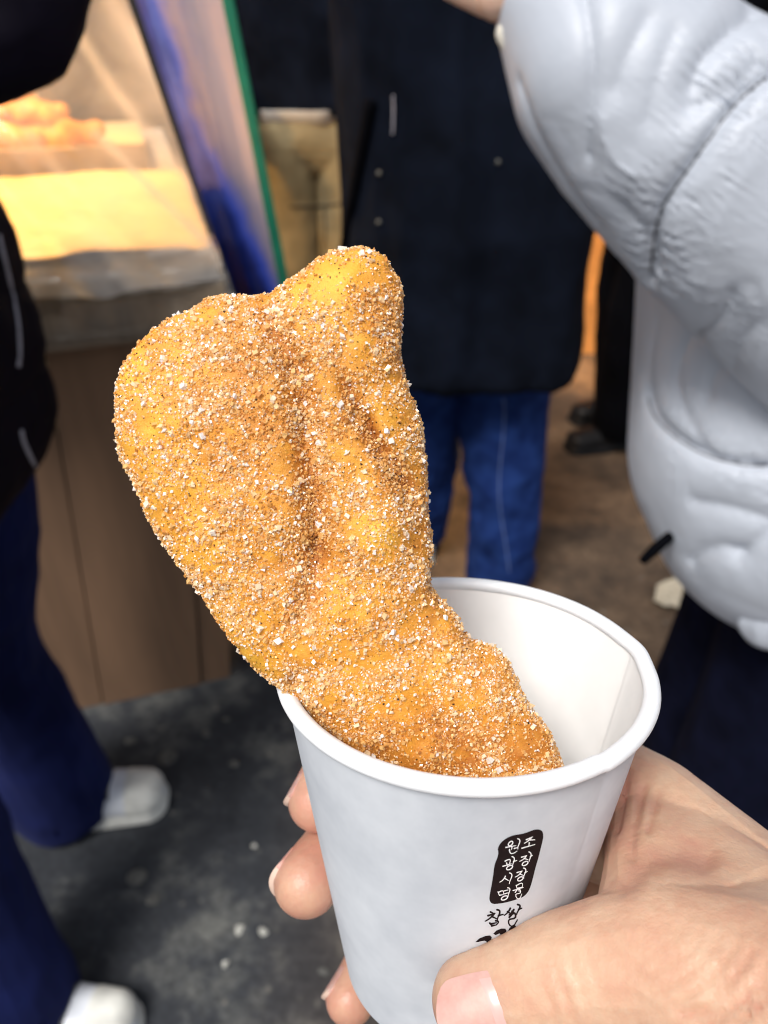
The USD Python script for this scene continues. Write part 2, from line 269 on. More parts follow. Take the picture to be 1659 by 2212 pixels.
lin = ring_mesh(inner + [(r - 0.25, s) for r, s in inner[::-1]], True, seam_step)
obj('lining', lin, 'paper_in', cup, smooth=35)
rim_prof = [(R_TOP - 0.15 + 1.75 * math.cos(a), 0.2 - 1.55 * math.sin(a)) for a in np.linspace(0, 2 * np.pi, 20, endpoint=False)]
rim = ring_mesh(rim_prof, True, lambda ph, s: lap(ph))
rim = displace(rim, 0.00008 * (meshkit.fbm(rim.vertices * 260, 3) - 0.5))
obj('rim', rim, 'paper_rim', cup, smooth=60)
bs = CUP_H - 6.4
obj('base', ring_mesh([(0.01, bs), (cup_r(bs) - 0.9, bs), (cup_r(CUP_H - 0.5) - 1.0, CUP_H - 0.5), (cup_r(CUP_H - 0.5) - 1.4, CUP_H - 0.5), (cup_r(bs) - 1.5, bs + 0.6), (0.01, bs + 0.6)], True), 'paper_in', cup)

def to_cup(u, v, off):                            # measured spots of the print, laid on the cone of the wall
    d = np.stack([(u - 829.5) / F, (1106 - v) / F, -np.ones_like(u)], -1); k = np.full(len(u), 128.0)
    for _ in range(60):
        s, r, phi = cup_coord(d * k[:, None]); k += (r - (cup_r(s) + wob(phi) * np.maximum(0, 1 - s / CUP_H) + off)) * 0.7
    return d * k[:, None]
def printed(shape, off):
    ms = []
    for gm in getattr(shape, 'geoms', [shape]):
        if gm.area < 1: continue
        v, f = trimesh.creation.triangulate_polygon(gm.segmentize(5), engine='earcut')
        v3, f = trimesh.remesh.subdivide_to_size(np.c_[v, np.zeros(len(v))], f, 9.0)
        P = mm(to_cup(v3[:, 0], v3[:, 1], off)); t = trimesh.Trimesh(P, f, process=True)
        if (t.face_normals * (CAMPOS - t.triangles_center)).sum() < 0: t.invert()
        ms.append(t)
    return trimesh.util.concatenate(ms)
def crop(pts): return [(995.4 + 0.16 * x, 1758.6 + 0.16 * y) for x, y in pts]
def brush(lines, w):                              # brush strokes: thick at the start, thinner at the end
    out = []
    for ln in lines:
        p = spline(crop(ln), 14) if len(ln) > 2 else np.linspace(*np.array(crop(ln)), 14)
        out += [Point(*q).buffer(w * (1.08 - 0.42 * i / 13)) .union(Point(*p[min(i + 1, 13)]).buffer(w * (1.08 - 0.42 * (i + 1) / 13))).convex_hull for i, q in enumerate(p[:-1])]
    return shapely.union_all(out)
def loop(x, y, rx, ry, w):
    th = np.linspace(0, 2 * np.pi, 40); return LineString(crop(np.c_[x + rx * np.cos(th) - 0.25 * ry * np.sin(th), y + ry * np.sin(th) - 0.25 * rx * np.cos(th)])).buffer(w)
W_ = 1.2
white = [
    loop(672, 398, 30, 30, W_), brush([[(608, 450), (745, 425)], [(692, 438), (685, 478)], [(722, 464), (764, 452)], [(770, 332), (795, 350), (784, 410), (770, 470)], [(658, 478), (668, 524), (758, 500)]], W_),
    brush([[(885, 345), (968, 308)], [(950, 322), (910, 360), (858, 394)], [(925, 350), (998, 346)], [(925, 388), (918, 432)], [(825, 460), (1000, 410)]], W_ * 1.1),
    brush([[(820, 582), (890, 560)], [(884, 564), (850, 605), (793, 638)], [(855, 597), (908, 616)], [(920, 510), (946, 532), (938, 590), (922, 640)], [(940, 574), (968, 556)]], W_), loop(868, 667, 38, 27, W_),
    brush([[(598, 635), (664, 616), (650, 682)], [(618, 660), (628, 696)], [(568, 705), (682, 670)], [(692, 574), (720, 592), (712, 650), (698, 706)], [(712, 640), (756, 626)]], W_), loop(658, 722, 40, 28, W_),
    brush([[(758, 790), (830, 768)], [(822, 772), (790, 815), (735, 850)], [(795, 806), (848, 830)], [(848, 728), (876, 746), (866, 800), (850, 866)], [(866, 790), (900, 774)]], W_), loop(804, 874, 36, 27, W_),
    brush([[(602, 838), (575, 882), (527, 918)], [(588, 864), (642, 896)], [(658, 794), (686, 812), (674, 880), (655, 940)]], W_),
    brush([[(503, 1050), (522, 1100)], [(513, 1056), (572, 1040), (574, 1086)], [(524, 1096), (574, 1086)], [(633, 994), (660, 1008), (652, 1060), (640, 1112)], [(588, 1036), (638, 1024)], [(592, 1076), (642, 1062)]], W_ * 0.95), loop(590, 1132, 42, 27, W_),
    brush([[(748, 962), (758, 1002)], [(752, 966), (832, 940), (828, 986)], [(760, 1002), (828, 986)], [(706, 1032), (846, 990)], [(782, 1012), (788, 1046)], [(735, 1056), (806, 1036), (800, 1066), (745, 1082), (743, 1108), (824, 1080)]], W_ * 0.9)]
black = [
    brush([[(402, 1322), (434, 1336)], [(368, 1372), (462, 1340)], [(450, 1345), (400, 1400), (330, 1446)], [(418, 1382), (482, 1412)], [(490, 1292), (524, 1308), (512, 1370), (494, 1438)], [(510, 1370), (572, 1354)],
           [(392, 1472), (422, 1512)], [(472, 1440), (504, 1450), (474, 1500)], [(415, 1482), (480, 1466)], [(418, 1510), (470, 1498)]], 2.0),
    brush([[(668, 1272), (640, 1320), (585, 1368)], [(632, 1318), (680, 1348)], [(716, 1290), (690, 1325), (650, 1362)], [(692, 1312), (738, 1346)], [(768, 1222), (798, 1238), (784, 1290), (756, 1352)], [(782, 1286), (824, 1270)],
           [(655, 1392), (742, 1368), (730, 1404), (652, 1426), (644, 1462), (764, 1428)]], 2.0)]
heavy = [Polygon(crop(p)).buffer(1.2).buffer(-1.0) for p in (
    [(200, 1728), (250, 1680), (330, 1648), (395, 1640), (417, 1665), (405, 1700), (395, 1770), (345, 1780), (350, 1722), (325, 1708), (290, 1712), (240, 1725)],
    [(440, 1615), (480, 1575), (545, 1548), (600, 1548), (614, 1575), (600, 1620), (580, 1700), (530, 1700), (545, 1640), (525, 1608), (470, 1632)],
    [(635, 1597), (655, 1545), (690, 1508), (730, 1498), (747, 1525), (742, 1600), (720, 1680), (670, 1680), (690, 1590)])]
label_poly = Polygon(spline(crop([(500, 480), (522, 415), (570, 360), (650, 310), (720, 285), (820, 268), (900, 245), (980, 215), (1050, 208), (1095, 228), (1112, 275), (1105, 360), (1080, 460), (1050, 580), (1010, 720), (970, 880),
                                  (940, 980), (900, 1060), (850, 1110), (760, 1150), (620, 1190), (480, 1212), (420, 1205), (390, 1165), (390, 1100), (415, 960), (440, 800), (465, 660), (492, 590), (500, 480)]), 160)).buffer(0)
pan = obj('printed_panel', printed(label_poly, 0.06), 'ink', cup, smooth=True, label='dark brown printed panel with rounded uneven corners')
for sh in (shapely.union_all(white[0:2]), white[2], shapely.union_all(white[5:7]), shapely.union_all(white[3:5]), white[9], shapely.union_all(white[7:9]), shapely.union_all(white[10:12]), white[12]):
    obj('white_character', printed(sh, 0.12), 'ink_white', pan, smooth=True)
for sh in black + heavy: obj('dark_character', printed(sh, 0.07), 'ink', cup, smooth=True)

# ================================================================== THE DOUGHNUT (camera millimetres, laid out on its own leaning plane)
OUT = [(770, 529), (800, 532), (818, 538), (842, 555), (857, 584), (872, 608), (876, 640), (877, 666), (873, 714), (872, 766), (881, 810), (895, 853), (914, 906), (921, 954), (926, 1002), (929, 1064), (933, 1122), (939, 1174), (936, 1218),
       (934, 1256), (957, 1290), (995, 1333), (1015, 1374), (1053, 1388), (1101, 1422), (1114, 1450), (1136, 1498), (1162, 1540), (1187, 1569), (1203, 1604), (1221, 1649), (1226, 1690), (1205, 1735), (1140, 1770), (1060, 1775), (960, 1745),
       (880, 1705), (800, 1655), (735, 1603), (690, 1562), (662, 1531), (634, 1500), (600, 1478), (564, 1453), (535, 1419), (497, 1371), (468, 1328), (429, 1270), (381, 1208), (348, 1160), (314, 1102), (285, 1030), (257, 987), (252, 930),
       (247, 862), (261, 800), (290, 752), (329, 709), (381, 675), (420, 659), (449, 638), (497, 631), (545, 631), (578, 627), (621, 601), (660, 577), (693, 550), (727, 537)]
D0 = cpx(830, 1450, 155.0); DX = np.array([1.0, 0, 0]); DY = np.array([0, math.cos(0.16), math.sin(0.16)]); DN = np.cross(DX, DY)   # top leans towards the lens
def on_plane(u, v):
    d = np.array([(u - 829.5) / F, (1106 - v) / F, -1.0]); k = (D0 @ DN) / (d @ DN); q = d * k - D0; return q @ DX, q @ DY
poly = Polygon(spline([on_plane(*p) for p in OUT + OUT[:1]], 420)).buffer(0).buffer(0.3).buffer(-0.8)
HG = 0.75
bx0, by0, bx1, by1 = poly.bounds
gx, gy = np.meshgrid(np.arange(bx0 - 1, bx1 + 1, HG), np.arange(by0 - 1, by1 + 1, HG)); inside = shapely.contains_xy(poly, gx, gy)
idx = -np.ones(gx.shape, int); idx[inside] = np.arange(inside.sum()); n_in = inside.sum(); ii, jj = np.nonzero(inside); row, col = [np.arange(n_in)], [np.arange(n_in)]; val = [np.full(n_in, 4.0)]
for di, dj in ((0, 1), (0, -1), (1, 0), (-1, 0)):
    q = idx[ii + di, jj + dj]; ok = q >= 0; row.append(np.arange(n_in)[ok]); col.append(q[ok]); val.append(np.full(ok.sum(), -1.0))
w = spsolve(coo_matrix((np.concatenate(val), (np.concatenate(row), np.concatenate(col)))).tocsr(), np.full(n_in, HG * HG))
bline = poly.exterior; nb = int(bline.length / 0.8); B2 = np.array([bline.interpolate(k / nb, normalized=True).coords[0] for k in range(nb)])
P2 = np.c_[gx[inside], gy[inside]]; dist_b = shapely.distance(shapely.points(P2), bline); keep = dist_b > 0.5
P2, w = P2[keep], w[keep]; ALL = np.vstack([P2, B2]); T0 = np.r_[(w / w.max()) ** 0.44, np.zeros(nb)] * 13.5
tri = Delaunay(ALL).simplices; cen = ALL[tri].mean(1); tri = tri[shapely.contains_xy(poly, cen[:, 0], cen[:, 1])]
a_, b_, c_ = ALL[tri[:, 0]], ALL[tri[:, 1]], ALL[tri[:, 2]]; ccw = ((b_ - a_)[:, 0] * (c_ - a_)[:, 1] - (b_ - a_)[:, 1] * (c_ - a_)[:, 0]) > 0
tri[~ccw] = tri[~ccw][:, [0, 2, 1]]
def near(pts, n=80):                              # distance of every grid point from a measured line, and how far along
    L = spline([on_plane(*p) for p in pts], n); d, k = cKDTree(L).query(ALL); return d, k / (n - 1)
def bump_at(u, v, r): q = np.array(on_plane(u, v)); return np.exp(-((ALL - q) ** 2).sum(1) / r ** 2)
rel = np.zeros(len(ALL)); tone = np.full(len(ALL), 0.62)
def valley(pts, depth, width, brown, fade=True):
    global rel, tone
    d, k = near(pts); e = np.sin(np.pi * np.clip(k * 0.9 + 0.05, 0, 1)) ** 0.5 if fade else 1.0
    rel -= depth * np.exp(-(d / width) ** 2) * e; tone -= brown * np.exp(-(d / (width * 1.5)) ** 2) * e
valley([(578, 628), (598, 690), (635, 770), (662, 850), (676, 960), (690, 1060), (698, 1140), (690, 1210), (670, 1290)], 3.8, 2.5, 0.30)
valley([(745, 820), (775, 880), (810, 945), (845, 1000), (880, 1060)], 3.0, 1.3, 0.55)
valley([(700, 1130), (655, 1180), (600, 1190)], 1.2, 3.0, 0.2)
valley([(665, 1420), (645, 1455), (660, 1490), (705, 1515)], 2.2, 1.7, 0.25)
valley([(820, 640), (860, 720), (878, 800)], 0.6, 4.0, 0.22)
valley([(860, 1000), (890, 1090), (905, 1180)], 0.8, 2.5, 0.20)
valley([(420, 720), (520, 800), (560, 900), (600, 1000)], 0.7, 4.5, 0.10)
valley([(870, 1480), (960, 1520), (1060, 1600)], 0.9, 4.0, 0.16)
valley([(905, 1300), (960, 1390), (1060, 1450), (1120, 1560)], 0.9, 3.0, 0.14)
for u, v, r, h, y in ((740, 600, 5.5, 1.3, 0.42), (640, 650, 4, 0.6, 0.2), (300, 800, 4.5, 0.8, 0.42), (420, 700, 5, 0.5, 0.22), (830, 1130, 4.6, 1.8, 0.46), (820, 1060, 5, 0.8, 0.1), (500, 1330, 5.5, 1.0, 0.30), (410, 1100, 8, 1.0, 0.22), (560, 1400, 5, 0.8, 0.24),
                      (690, 1490, 5, 0.9, 0.25), (780, 700, 7, 1.2, 0.15), (480, 900, 9, 1.2, 0.06), (760, 1300, 8, 1.0, 0.1), (1010, 1480, 5, 0.6, 0.22), (700, 950, 3, 0.6, 0.2), (480, 1200, 7, 0.8, 0.12), (340, 950, 7, 0.8, 0.15), (960, 1400, 5, 0.5, 0.2)):
    e = bump_at(u, v, r); rel += h * e; tone += 0.62 * y * e
low = np.clip((on_plane(0, 1480)[1] - ALL[:, 1]) / 12, 0, 1); tone -= 0.22 * low  # shade of the rim, with the browner glaze, painted into the lower tone
p3 = np.c_[ALL * 0.14, np.zeros(len(ALL))]
rel += 2.0 * (meshkit.fbm(p3, 4, 5) - 0.5) + 0.9 * (meshkit.fbm(p3 * 4, 3, 9) - 0.5); tone += 0.32 * (meshkit.fbm(p3 * 1.6, 4, 21) - 0.5)
fadeb = np.clip(T0 / 6, 0, 1)
zf = np.maximum(T0 + rel * fadeb, np.minimum(T0, 0.6) * 0.5); zb = -0.85 * T0
zf[-nb:] = 0; zb[-nb:] = 0
def dpt(xy, z): return D0 + xy[:, :1] * DX + xy[:, 1:] * DY + np.asarray(z)[:, None] * DN
n_all = len(ALL); back_id = np.where(np.arange(n_all) >= n_all - nb, np.arange(n_all), np.arange(n_all) + n_all)
V = np.vstack([dpt(ALL, zf), dpt(ALL, zb)]); Fc = np.vstack([tri, back_id[tri][:, [0, 2, 1]]]); used = np.unique(Fc); remap = -np.ones(len(V), int); remap[used] = np.arange(len(used))
dough = trimesh.Trimesh(mm(V[used]), remap[Fc], process=False); tones = np.r_[tone, tone][used]
for _ in range(2):
    tone_t = dough.copy(); trimesh.smoothing.filter_taubin(tone_t, 0.4, 0.42, 2); dough = tone_t
donut = thing('twisted_doughnut', 'golden fried twisted doughnut crusted in cinnamon sugar standing in the paper cup', 'doughnut')
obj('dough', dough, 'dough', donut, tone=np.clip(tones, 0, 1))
# sugar: thousands of little crystals pressed into the surface
def scatter(n, sizes, weight, sink, aspect, front=True):
    tri_a = dough.area_faces * weight; pick = RNG.choice(len(tri_a), n, p=tri_a / tri_a.sum()); A = dough.triangles[pick]; r1, r2 = RNG.random(n), RNG.random(n); s = np.sqrt(r1)
    P = A[:, 0] * (1 - s)[:, None] + A[:, 1] * (s * (1 - r2))[:, None] + A[:, 2] * (s * r2)[:, None]; N = dough.face_normals[pick]
    q = RNG.normal(size=(n, 4)); q /= np.linalg.norm(q, axis=1, keepdims=True); w_, x, y, z = q.T
    Rm = np.stack([1 - 2 * (y * y + z * z), 2 * (x * y - z * w_), 2 * (x * z + y * w_), 2 * (x * y + z * w_), 1 - 2 * (x * x + z * z), 2 * (y * z - x * w_), 2 * (x * z - y * w_), 2 * (y * z + x * w_), 1 - 2 * (x * x + y * y)], 1).reshape(n, 3, 3)
    half = sizes[:, None] * 0.5 * RNG.uniform(*aspect, (n, 3))
    C = np.array([[i, j, k] for i in (-1, 1) for j in (-1, 1) for k in (-1, 1)], float)
    loc = C[None] * half[:, None] * RNG.uniform(0.5, 1.15, (n, 8, 1))
    W = np.einsum('nij,nkj->nki', Rm, loc) + (P + N * (sizes * sink)[:, None])[:, None]
    scatter.at = P
    FB = np.array([[0, 1, 3], [0, 3, 2], [4, 6, 7], [4, 7, 5], [0, 4, 5], [0, 5, 1], [2, 3, 7], [2, 7, 6], [0, 2, 6], [0, 6, 4], [1, 5, 7], [1, 7, 3]])
    return trimesh.Trimesh(W.reshape(-1, 3), (np.arange(n)[:, None, None] * 8 + FB).reshape(-1, 3), process=False)
fc_t = tones[dough.faces].mean(1); facing = dough.face_normals @ (CAMPOS - mm(D0)) / np.linalg.norm(CAMPOS - mm(D0))
dens = meshkit.fbm(dough.triangles_center * 190, 3, 31)
wt = np.clip(1.3 - 1.1 * np.clip(fc_t, 0, 1), 0.25, 1.1) * np.clip((dens - 0.30) * 4.0, 0.15, 1.8) * np.where(facing > -0.25, 1.0, 0.3)
NS = 78000
sz = 0.001 * np.clip(RNG.lognormal(math.log(0.262), 0.47, NS), 0.12, 1.1)
sg = scatter(NS, sz, wt, 0.20, (0.62, 1.2))
brown = np.clip((meshkit.fbm(scatter.at * 130, 4, 71) - 0.44) * 4.0, 0, 1); base_t = tones[cKDTree(dough.vertices).query(scatter.at)[1]]
gt = np.clip(RNG.normal(0.41, 0.15, NS) - 0.16 * brown + 0.55 * np.minimum(base_t - 0.5, 0.1) + (RNG.random(NS) < 0.25) * RNG.uniform(0.2, 0.6, NS) + np.clip((sz - 0.00065) * 450, 0, 0.25), 0.02, 1)
obj('sugar_crystals', sg, 'sugar', donut, kind='stuff', tone=np.repeat(gt, 8), flat=True)
NC = 2600
obj('cinnamon_specks', scatter(NC, 0.001 * RNG.uniform(0.12, 0.34, NC), np.where(facing > -0.25, 1.0, 0.2), 0.25, (0.25, 1.2)), 'cinnamon', donut, smooth=False, kind='stuff')

# ================================================================== THE HAND (camera millimetres)
def behind(u, v, rf, press=0.8):                  # where a finger of radius rf seen at (u, v) touches the far side of the cup
    ds = np.linspace(140, 260, 1200); P = np.stack([cpx(u, v, d) for d in ds]); s, r, phi = cup_coord(P); gap = r - (cup_r(s) + rf - press)
    ok = np.nonzero((gap[:-1] < 0) & (gap[1:] >= 0))[0]
    return P[ok[-1]] if len(ok) else P[np.argmin(np.abs(gap))]
def round_cup(s, rf, deg): return cup_pt(np.array(s), np.array(cup_r(s) + rf), np.array(math.radians(deg)))
px = lambda u, v, d: cpx(u, v, d)
tips = {'index': (behind(686, 1732, 7.6), behind(735, 1640, 8.0)), 'middle': (behind(662, 1908, 8.2), behind(745, 1800, 8.4)), 'ring': (behind(757, 2158, 7.0), behind(815, 2060, 7.6)), 'pinky': (behind(850, 2300, 6.2), behind(880, 2230, 6.6))}
knuckle = {'index': (px(1412, 1748, 184), 12.5), 'middle': (px(1400, 1850, 203), 12.0), 'ring': (px(1390, 1950, 212), 11.5), 'pinky': (px(1390, 2050, 212), 10.0)}
rad = {'index': (7.6, 8.2, 9.0, 10.0), 'middle': (8.2, 8.6, 9.2, 10.0), 'ring': (7.0, 7.8, 8.6, 9.5), 'pinky': (6.2, 6.8, 7.4, 8.4)}
wrist = px(1850, 2330, 122); groups = []
for k in tips:
    tip, dip = tips[k]; r = rad[k]; s_d = cup_coord(dip)[0]; s_k = cup_coord(knuckle[k][0])[0]
    p_mid = round_cup(s_d * 0.75 + s_k * 0.25, r[2], 104); pip_ = round_cup(s_d * 0.4 + s_k * 0.6, r[3] + 1.0, 52)
    groups += chain([(tip, r[0]), (dip, r[1]), (p_mid, r[2]), (pip_, r[3]), knuckle[k]]) + [[knuckle[k], (px(1720, 2060, 150), 15.0)]]
groups += [[knuckle['index'], knuckle['middle'], (px(1700, 2030, 152), 15)], [knuckle['middle'], knuckle['ring'], (px(1720, 2080, 156), 15)], [knuckle['ring'], knuckle['pinky'], (px(1740, 2140, 158), 15)]]
th_tip, th_mid, th_ip, th_px, th_mcp, th_cmc = (px(1032, 2163, 150), 9.0), (px(1100, 2142, 149.5), 10.2), (px(1195, 2116, 147), 11.4), (px(1320, 2096, 143), 12.4), (px(1450, 2085, 139), 14.5), (px(1650, 2180, 130), 18)
groups += chain([th_tip, th_mid, th_ip, th_px, th_mcp, th_cmc, (wrist, 25)])
groups += [[th_mcp, (px(1412, 1760, 183), 9.5), (px(1620, 1985, 150), 13)], [(px(1400, 2030, 148), 9), (px(1352, 1800, 176), 4.5), (px(1420, 1770, 180), 8)], [th_cmc, (px(1700, 2030, 152), 15), (wrist, 25)],
           [(px(1720, 2060, 152), 15), (px(1740, 2140, 158), 15), (wrist, 25)], [(wrist, 25), (np.array([165., -260, -70]), 31)]]
hm = blob(groups, 1.05, 26)
s_, r_, ph_ = cup_coord(hm.vertices); pen = np.where((s_ > 0) & (s_ < CUP_H), cup_r(s_) + 0.15 - r_, -1)
fix = pen > 0; push = (cup_pt(s_, r_ + np.clip(pen, 0, 3.5), ph_) - hm.vertices); hm.vertices = hm.vertices + push * fix[:, None]     # the skin flattens where it presses on the cup
hv = hm.vertices; uvw = np.stack([829.5 + F * hv[:, 0] / -hv[:, 2], 1106 - F * hv[:, 1] / -hv[:, 2]], 1)
def seg_d(P, pts):
    L = spline(pts, 40); d, _ = cKDTree(L).query(P); return d
amt = 0.5 * (meshkit.fbm(hv * 0.10, 3, 4) - 0.5)
wm = np.exp(-((uvw - [1585, 2130]) ** 2 / np.array([150., 120]) ** 2).sum(1)); arc = np.linalg.norm(uvw - [1330, 1900], axis=1)
amt += 0.34 * wm * np.sin(arc / 6.2 + 2.5 * meshkit.fbm(hv * 0.12, 2, 8))
wm2 = np.exp(-((uvw - [1225, 2140]) ** 2 / np.array([55., 90]) ** 2).sum(1)); amt += 0.30 * wm2 * np.sin((uvw[:, 0] - 0.35 * (uvw[:, 1] - 2100)) / 6.5 + 3 * meshkit.fbm(hv * 0.2, 2, 3))
for ln, dep, wd in (([(1355, 1665), (1345, 1720), (1330, 1790)], 0.9, 9), ([(1390, 1700), (1372, 1770), (1358, 1840)], 0.8, 11), ([(1420, 1715), (1400, 1790)], 0.6, 9), ([(1350, 1890), (1395, 1850), (1450, 1835), (1520, 1845)], 1.5, 34),
                    ([(1470, 2190), (1560, 2180), (1659, 2120)], 0.8, 12), ([(1500, 2212), (1590, 2200), (1659, 2160)], 0.7, 10)):
    amt -= dep * np.exp(-(seg_d(uvw, ln) / wd) ** 2)
hm = displace(hm, amt)
tips_all = np.array([th_tip[0]] + [tips[k][0] for k in tips]); dt = cKDTree(tips_all).query(hv)[0]
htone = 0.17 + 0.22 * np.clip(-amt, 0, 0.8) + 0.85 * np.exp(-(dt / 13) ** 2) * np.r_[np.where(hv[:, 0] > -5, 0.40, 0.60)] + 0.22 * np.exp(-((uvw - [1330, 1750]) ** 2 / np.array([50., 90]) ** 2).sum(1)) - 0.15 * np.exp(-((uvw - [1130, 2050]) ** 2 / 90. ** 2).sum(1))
hand = thing('hand', 'bare right hand with short nails gripping the paper cup, thumb in front', 'hand')
hm.vertices = mm(hm.vertices)
skin = obj('skin', hm, 'skin', hand, tone=np.clip(htone, 0, 1))
def nail(tip, prev, face, R, length, half, lift=0.35, start=0.0, stop=1.0, shift=0.0):
    ax = tip - prev; ax /= np.linalg.norm(ax); nn = np.array(face, float); nn -= ax * (nn @ ax); nn /= np.linalg.norm(nn); sd = np.cross(nn, ax); top, bot = [], []
    L, Wn = np.linspace(start, stop, 14), np.linspace(-1, 1, 15)
    for t in L:
        wv = half * (1 - 0.10 * (1 - t) ** 3 - 0.30 * max(0, (t - 0.75) / 0.25) ** 2.5)
        for a in Wn:
            tt = t + (0.10 * (1 - a * a) if t > 0.5 else 0) - (0.07 * (1 - a * a) if t < 0.5 else 0) * 1.0
            c = tip + ax * (tt * length - length * 0.62 + shift); rr = R + lift - 0.5 * max(0, t - 0.7) - 0.9 * max(0, 0.22 - t + start * 0.6) ** 1.0 * 2
            d = nn * math.cos(a * wv) + sd * math.sin(a * wv); top.append(c + d * rr); bot.append(c + d * (rr - 1.3))
    n1, n2 = len(L), len(Wn); v = np.array(top + bot); f = []; o = n1 * n2
    for i in range(n1 - 1):
        for j in range(n2 - 1):
            A, B, C, D = i * n2 + j, i * n2 + j + 1, (i + 1) * n2 + j + 1, (i + 1) * n2 + j; f += [[A, B, C], [A, C, D], [A + o, C + o, B + o], [A + o, D + o, C + o]]
    edge = [j for j in range(n2)] + [i * n2 + n2 - 1 for i in range(1, n1)] + [(n1 - 1) * n2 + j for j in range(n2 - 2, -1, -1)] + [i * n2 for i in range(n1 - 2, 0, -1)]
    for k in range(len(edge)): a, b = edge[k], edge[(k + 1) % len(edge)]; f += [[a, a + o, b + o], [a, b + o, b]]
    t = trimesh.Trimesh(mm(v), f, process=False); t.fix_normals(); return t
tn = obj('nail', nail(th_tip[0], th_ip[0], (-0.05, 0.30, 1.0), 9.4, 12.4, 0.80, lift=0.22), 'nail', hand, smooth=50, label='thumbnail facing the camera')
obj('lunula', nail(th_tip[0], th_ip[0], (-0.05, 0.30, 1.0), 9.42, 12.4, 0.66, lift=0.30, start=0.05, stop=0.30), 'lunula', tn, smooth=50)
for k, face in (('index', (-0.9, -0.1, 0.1)), ('middle', (-0.95, 0.05, 0.15)), ('ring', (-0.95, 0.0, 0.25))):
    n_ = obj('nail', nail(tips[k][0], tips[k][1], face, rad[k][0], 9.5, 0.72, lift=0.22, stop=0.93), 'nail', hand, smooth=50)
    obj('nail_edge', nail(tips[k][0], tips[k][1], face, rad[k][0], 9.5, 0.66, lift=0.27, start=0.86, stop=0.955), 'nail_tip', n_, smooth=50)
#PEOPLE
# ================================================================== THE STALL ON THE LEFT
S0 = np.array([-0.29, 1.35, 0]); SX = np.array([0.959, 0.285, 0]); SD = np.array([-0.285, 0.959, 0]); UP = np.array([0, 0, 1.0])
def L(s, d, z): return S0 + s * SX + d * SD + z * UP
stall = thing('food_stall', 'street food stall with brown board front and lit counter under clear plastic', 'food stall')
edges = [-1.25, -0.95, -0.66, -0.40, -0.165]
for k, a in enumerate(edges):
    b = edges[k + 1] if k < 4 else None
    pts = []
    for z in (0.0, 0.925):
        for s in (a + 0.002 + 0.09 * z, (b - 0.002 + 0.09 * z) if b is not None else (-0.095 + 0.095 * z / 0.925)):
            for d in (0.026 - 0.004 * (k % 2), 0.05): pts.append(L(s, d, z))
    obj('board', m3.Manifold.hull_points(np.array(pts)), 'box_board', stall, smooth=False)
side = [L(s, d, z) for z, s in ((0, -0.10), (0.925, -0.006)) for s in (s, s - 0.02) for d in (0.05, 0.85)]
obj('side_board', m3.Manifold.hull_points(np.array(side)), 'box_board', stall, smooth=False)
obj('counter_top', boxm(L(-1.3, -0.015, 0.93), SX * 1.292, SD * 1.45, UP * 0.115, 0.006), 'counter_board', stall)
prof = np.array([(0.03, 0.912), (-0.020, 0.916), (-0.036, 0.94), (-0.040, 0.985), (-0.036, 1.02), (-0.018, 1.046), (0.02, 1.056), (0.09, 1.058)]); prof = spline(prof, 30)
ss = np.linspace(-1.3, 0.004, 150); gv = np.array([[L(s, d, z) for d, z in prof] for s in ss]).reshape(-1, 3); n2 = len(prof); f = []
for i in range(len(ss) - 1):
    for j in range(n2 - 1): a = i * n2 + j; f += [[a, a + 1, a + n2 + 1], [a, a + n2 + 1, a + n2]]
wrap = trimesh.Trimesh(gv, np.array(f), process=False)
if wrap.vertex_normals[n2 * 70 + 12][1] > 0: wrap.invert()
wrap = displace(wrap, 0.007 * (ridged(gv * np.array([24, 10, 4]), 5, 2) - 0.5) + 0.003 * (meshkit.fbm(gv * np.array([60, 30, 16]), 3, 2) - 0.5))
obj('plastic_wrap', wrap, 'clear_wrap', stall, smooth=True)
def sheet(fn, na, nb):
    a, b = np.meshgrid(np.linspace(0, 1, na), np.linspace(0, 1, nb), indexing='ij'); v = fn(a.ravel(), b.ravel()); i, j = np.meshgrid(np.arange(na - 1), np.arange(nb - 1), indexing='ij'); q = (i * nb + j).ravel()
    return trimesh.Trimesh(v, np.vstack([np.stack([q, q + nb, q + nb + 1], 1), np.stack([q, q + nb + 1, q + 1], 1)]), process=False), a.ravel(), b.ravel()
def liner_fn(a, b):
    s, d = -1.1 + 1.092 * a, -0.005 + 0.66 * b; p = S0 + s[:, None] * SX + d[:, None] * SD
    z = 1.064 + 0.030 * meshkit.fbm(np.c_[s * 7, d * 9, 0 * s], 4, 3) - 0.010 + 0.006 * np.exp(-((d - 0.27) / 0.012) ** 2) + 0.004 * np.exp(-((d - 0.12) / 0.01) ** 2)
    return p + z[:, None] * UP
t, a, b = sheet(liner_fn, 110, 60)
data(obj('paper_liner', t, 'cream_liner', smooth=True), 'cream greased paper liner glowing yellow across the stall counter', 'paper')
tray = thing('serving_tray', 'low brown board tray at the back of the lit counter', 'tray')
obj('front_edge', boxm(L(-1.0, 0.70, 1.047), SX * 0.92, SD * 0.012, UP * 0.072), 'tray_board', tray)
obj('bottom', boxm(L(-1.0, 0.714, 1.047), SX * 0.92, SD * 0.5, UP * 0.05), 'cream_liner', tray)
spots_b = [(-0.55, 0.80, 1.125, 0.3), (-0.40, 0.82, 1.125, -0.2), (-0.26, 0.84, 1.123, 0.5), (-0.48, 0.88, 1.165, 0.1), (-0.33, 0.90, 1.165, -0.4), (-0.42, 0.98, 1.20, 0.2), (-0.66, 0.90, 1.15, 0.0)]
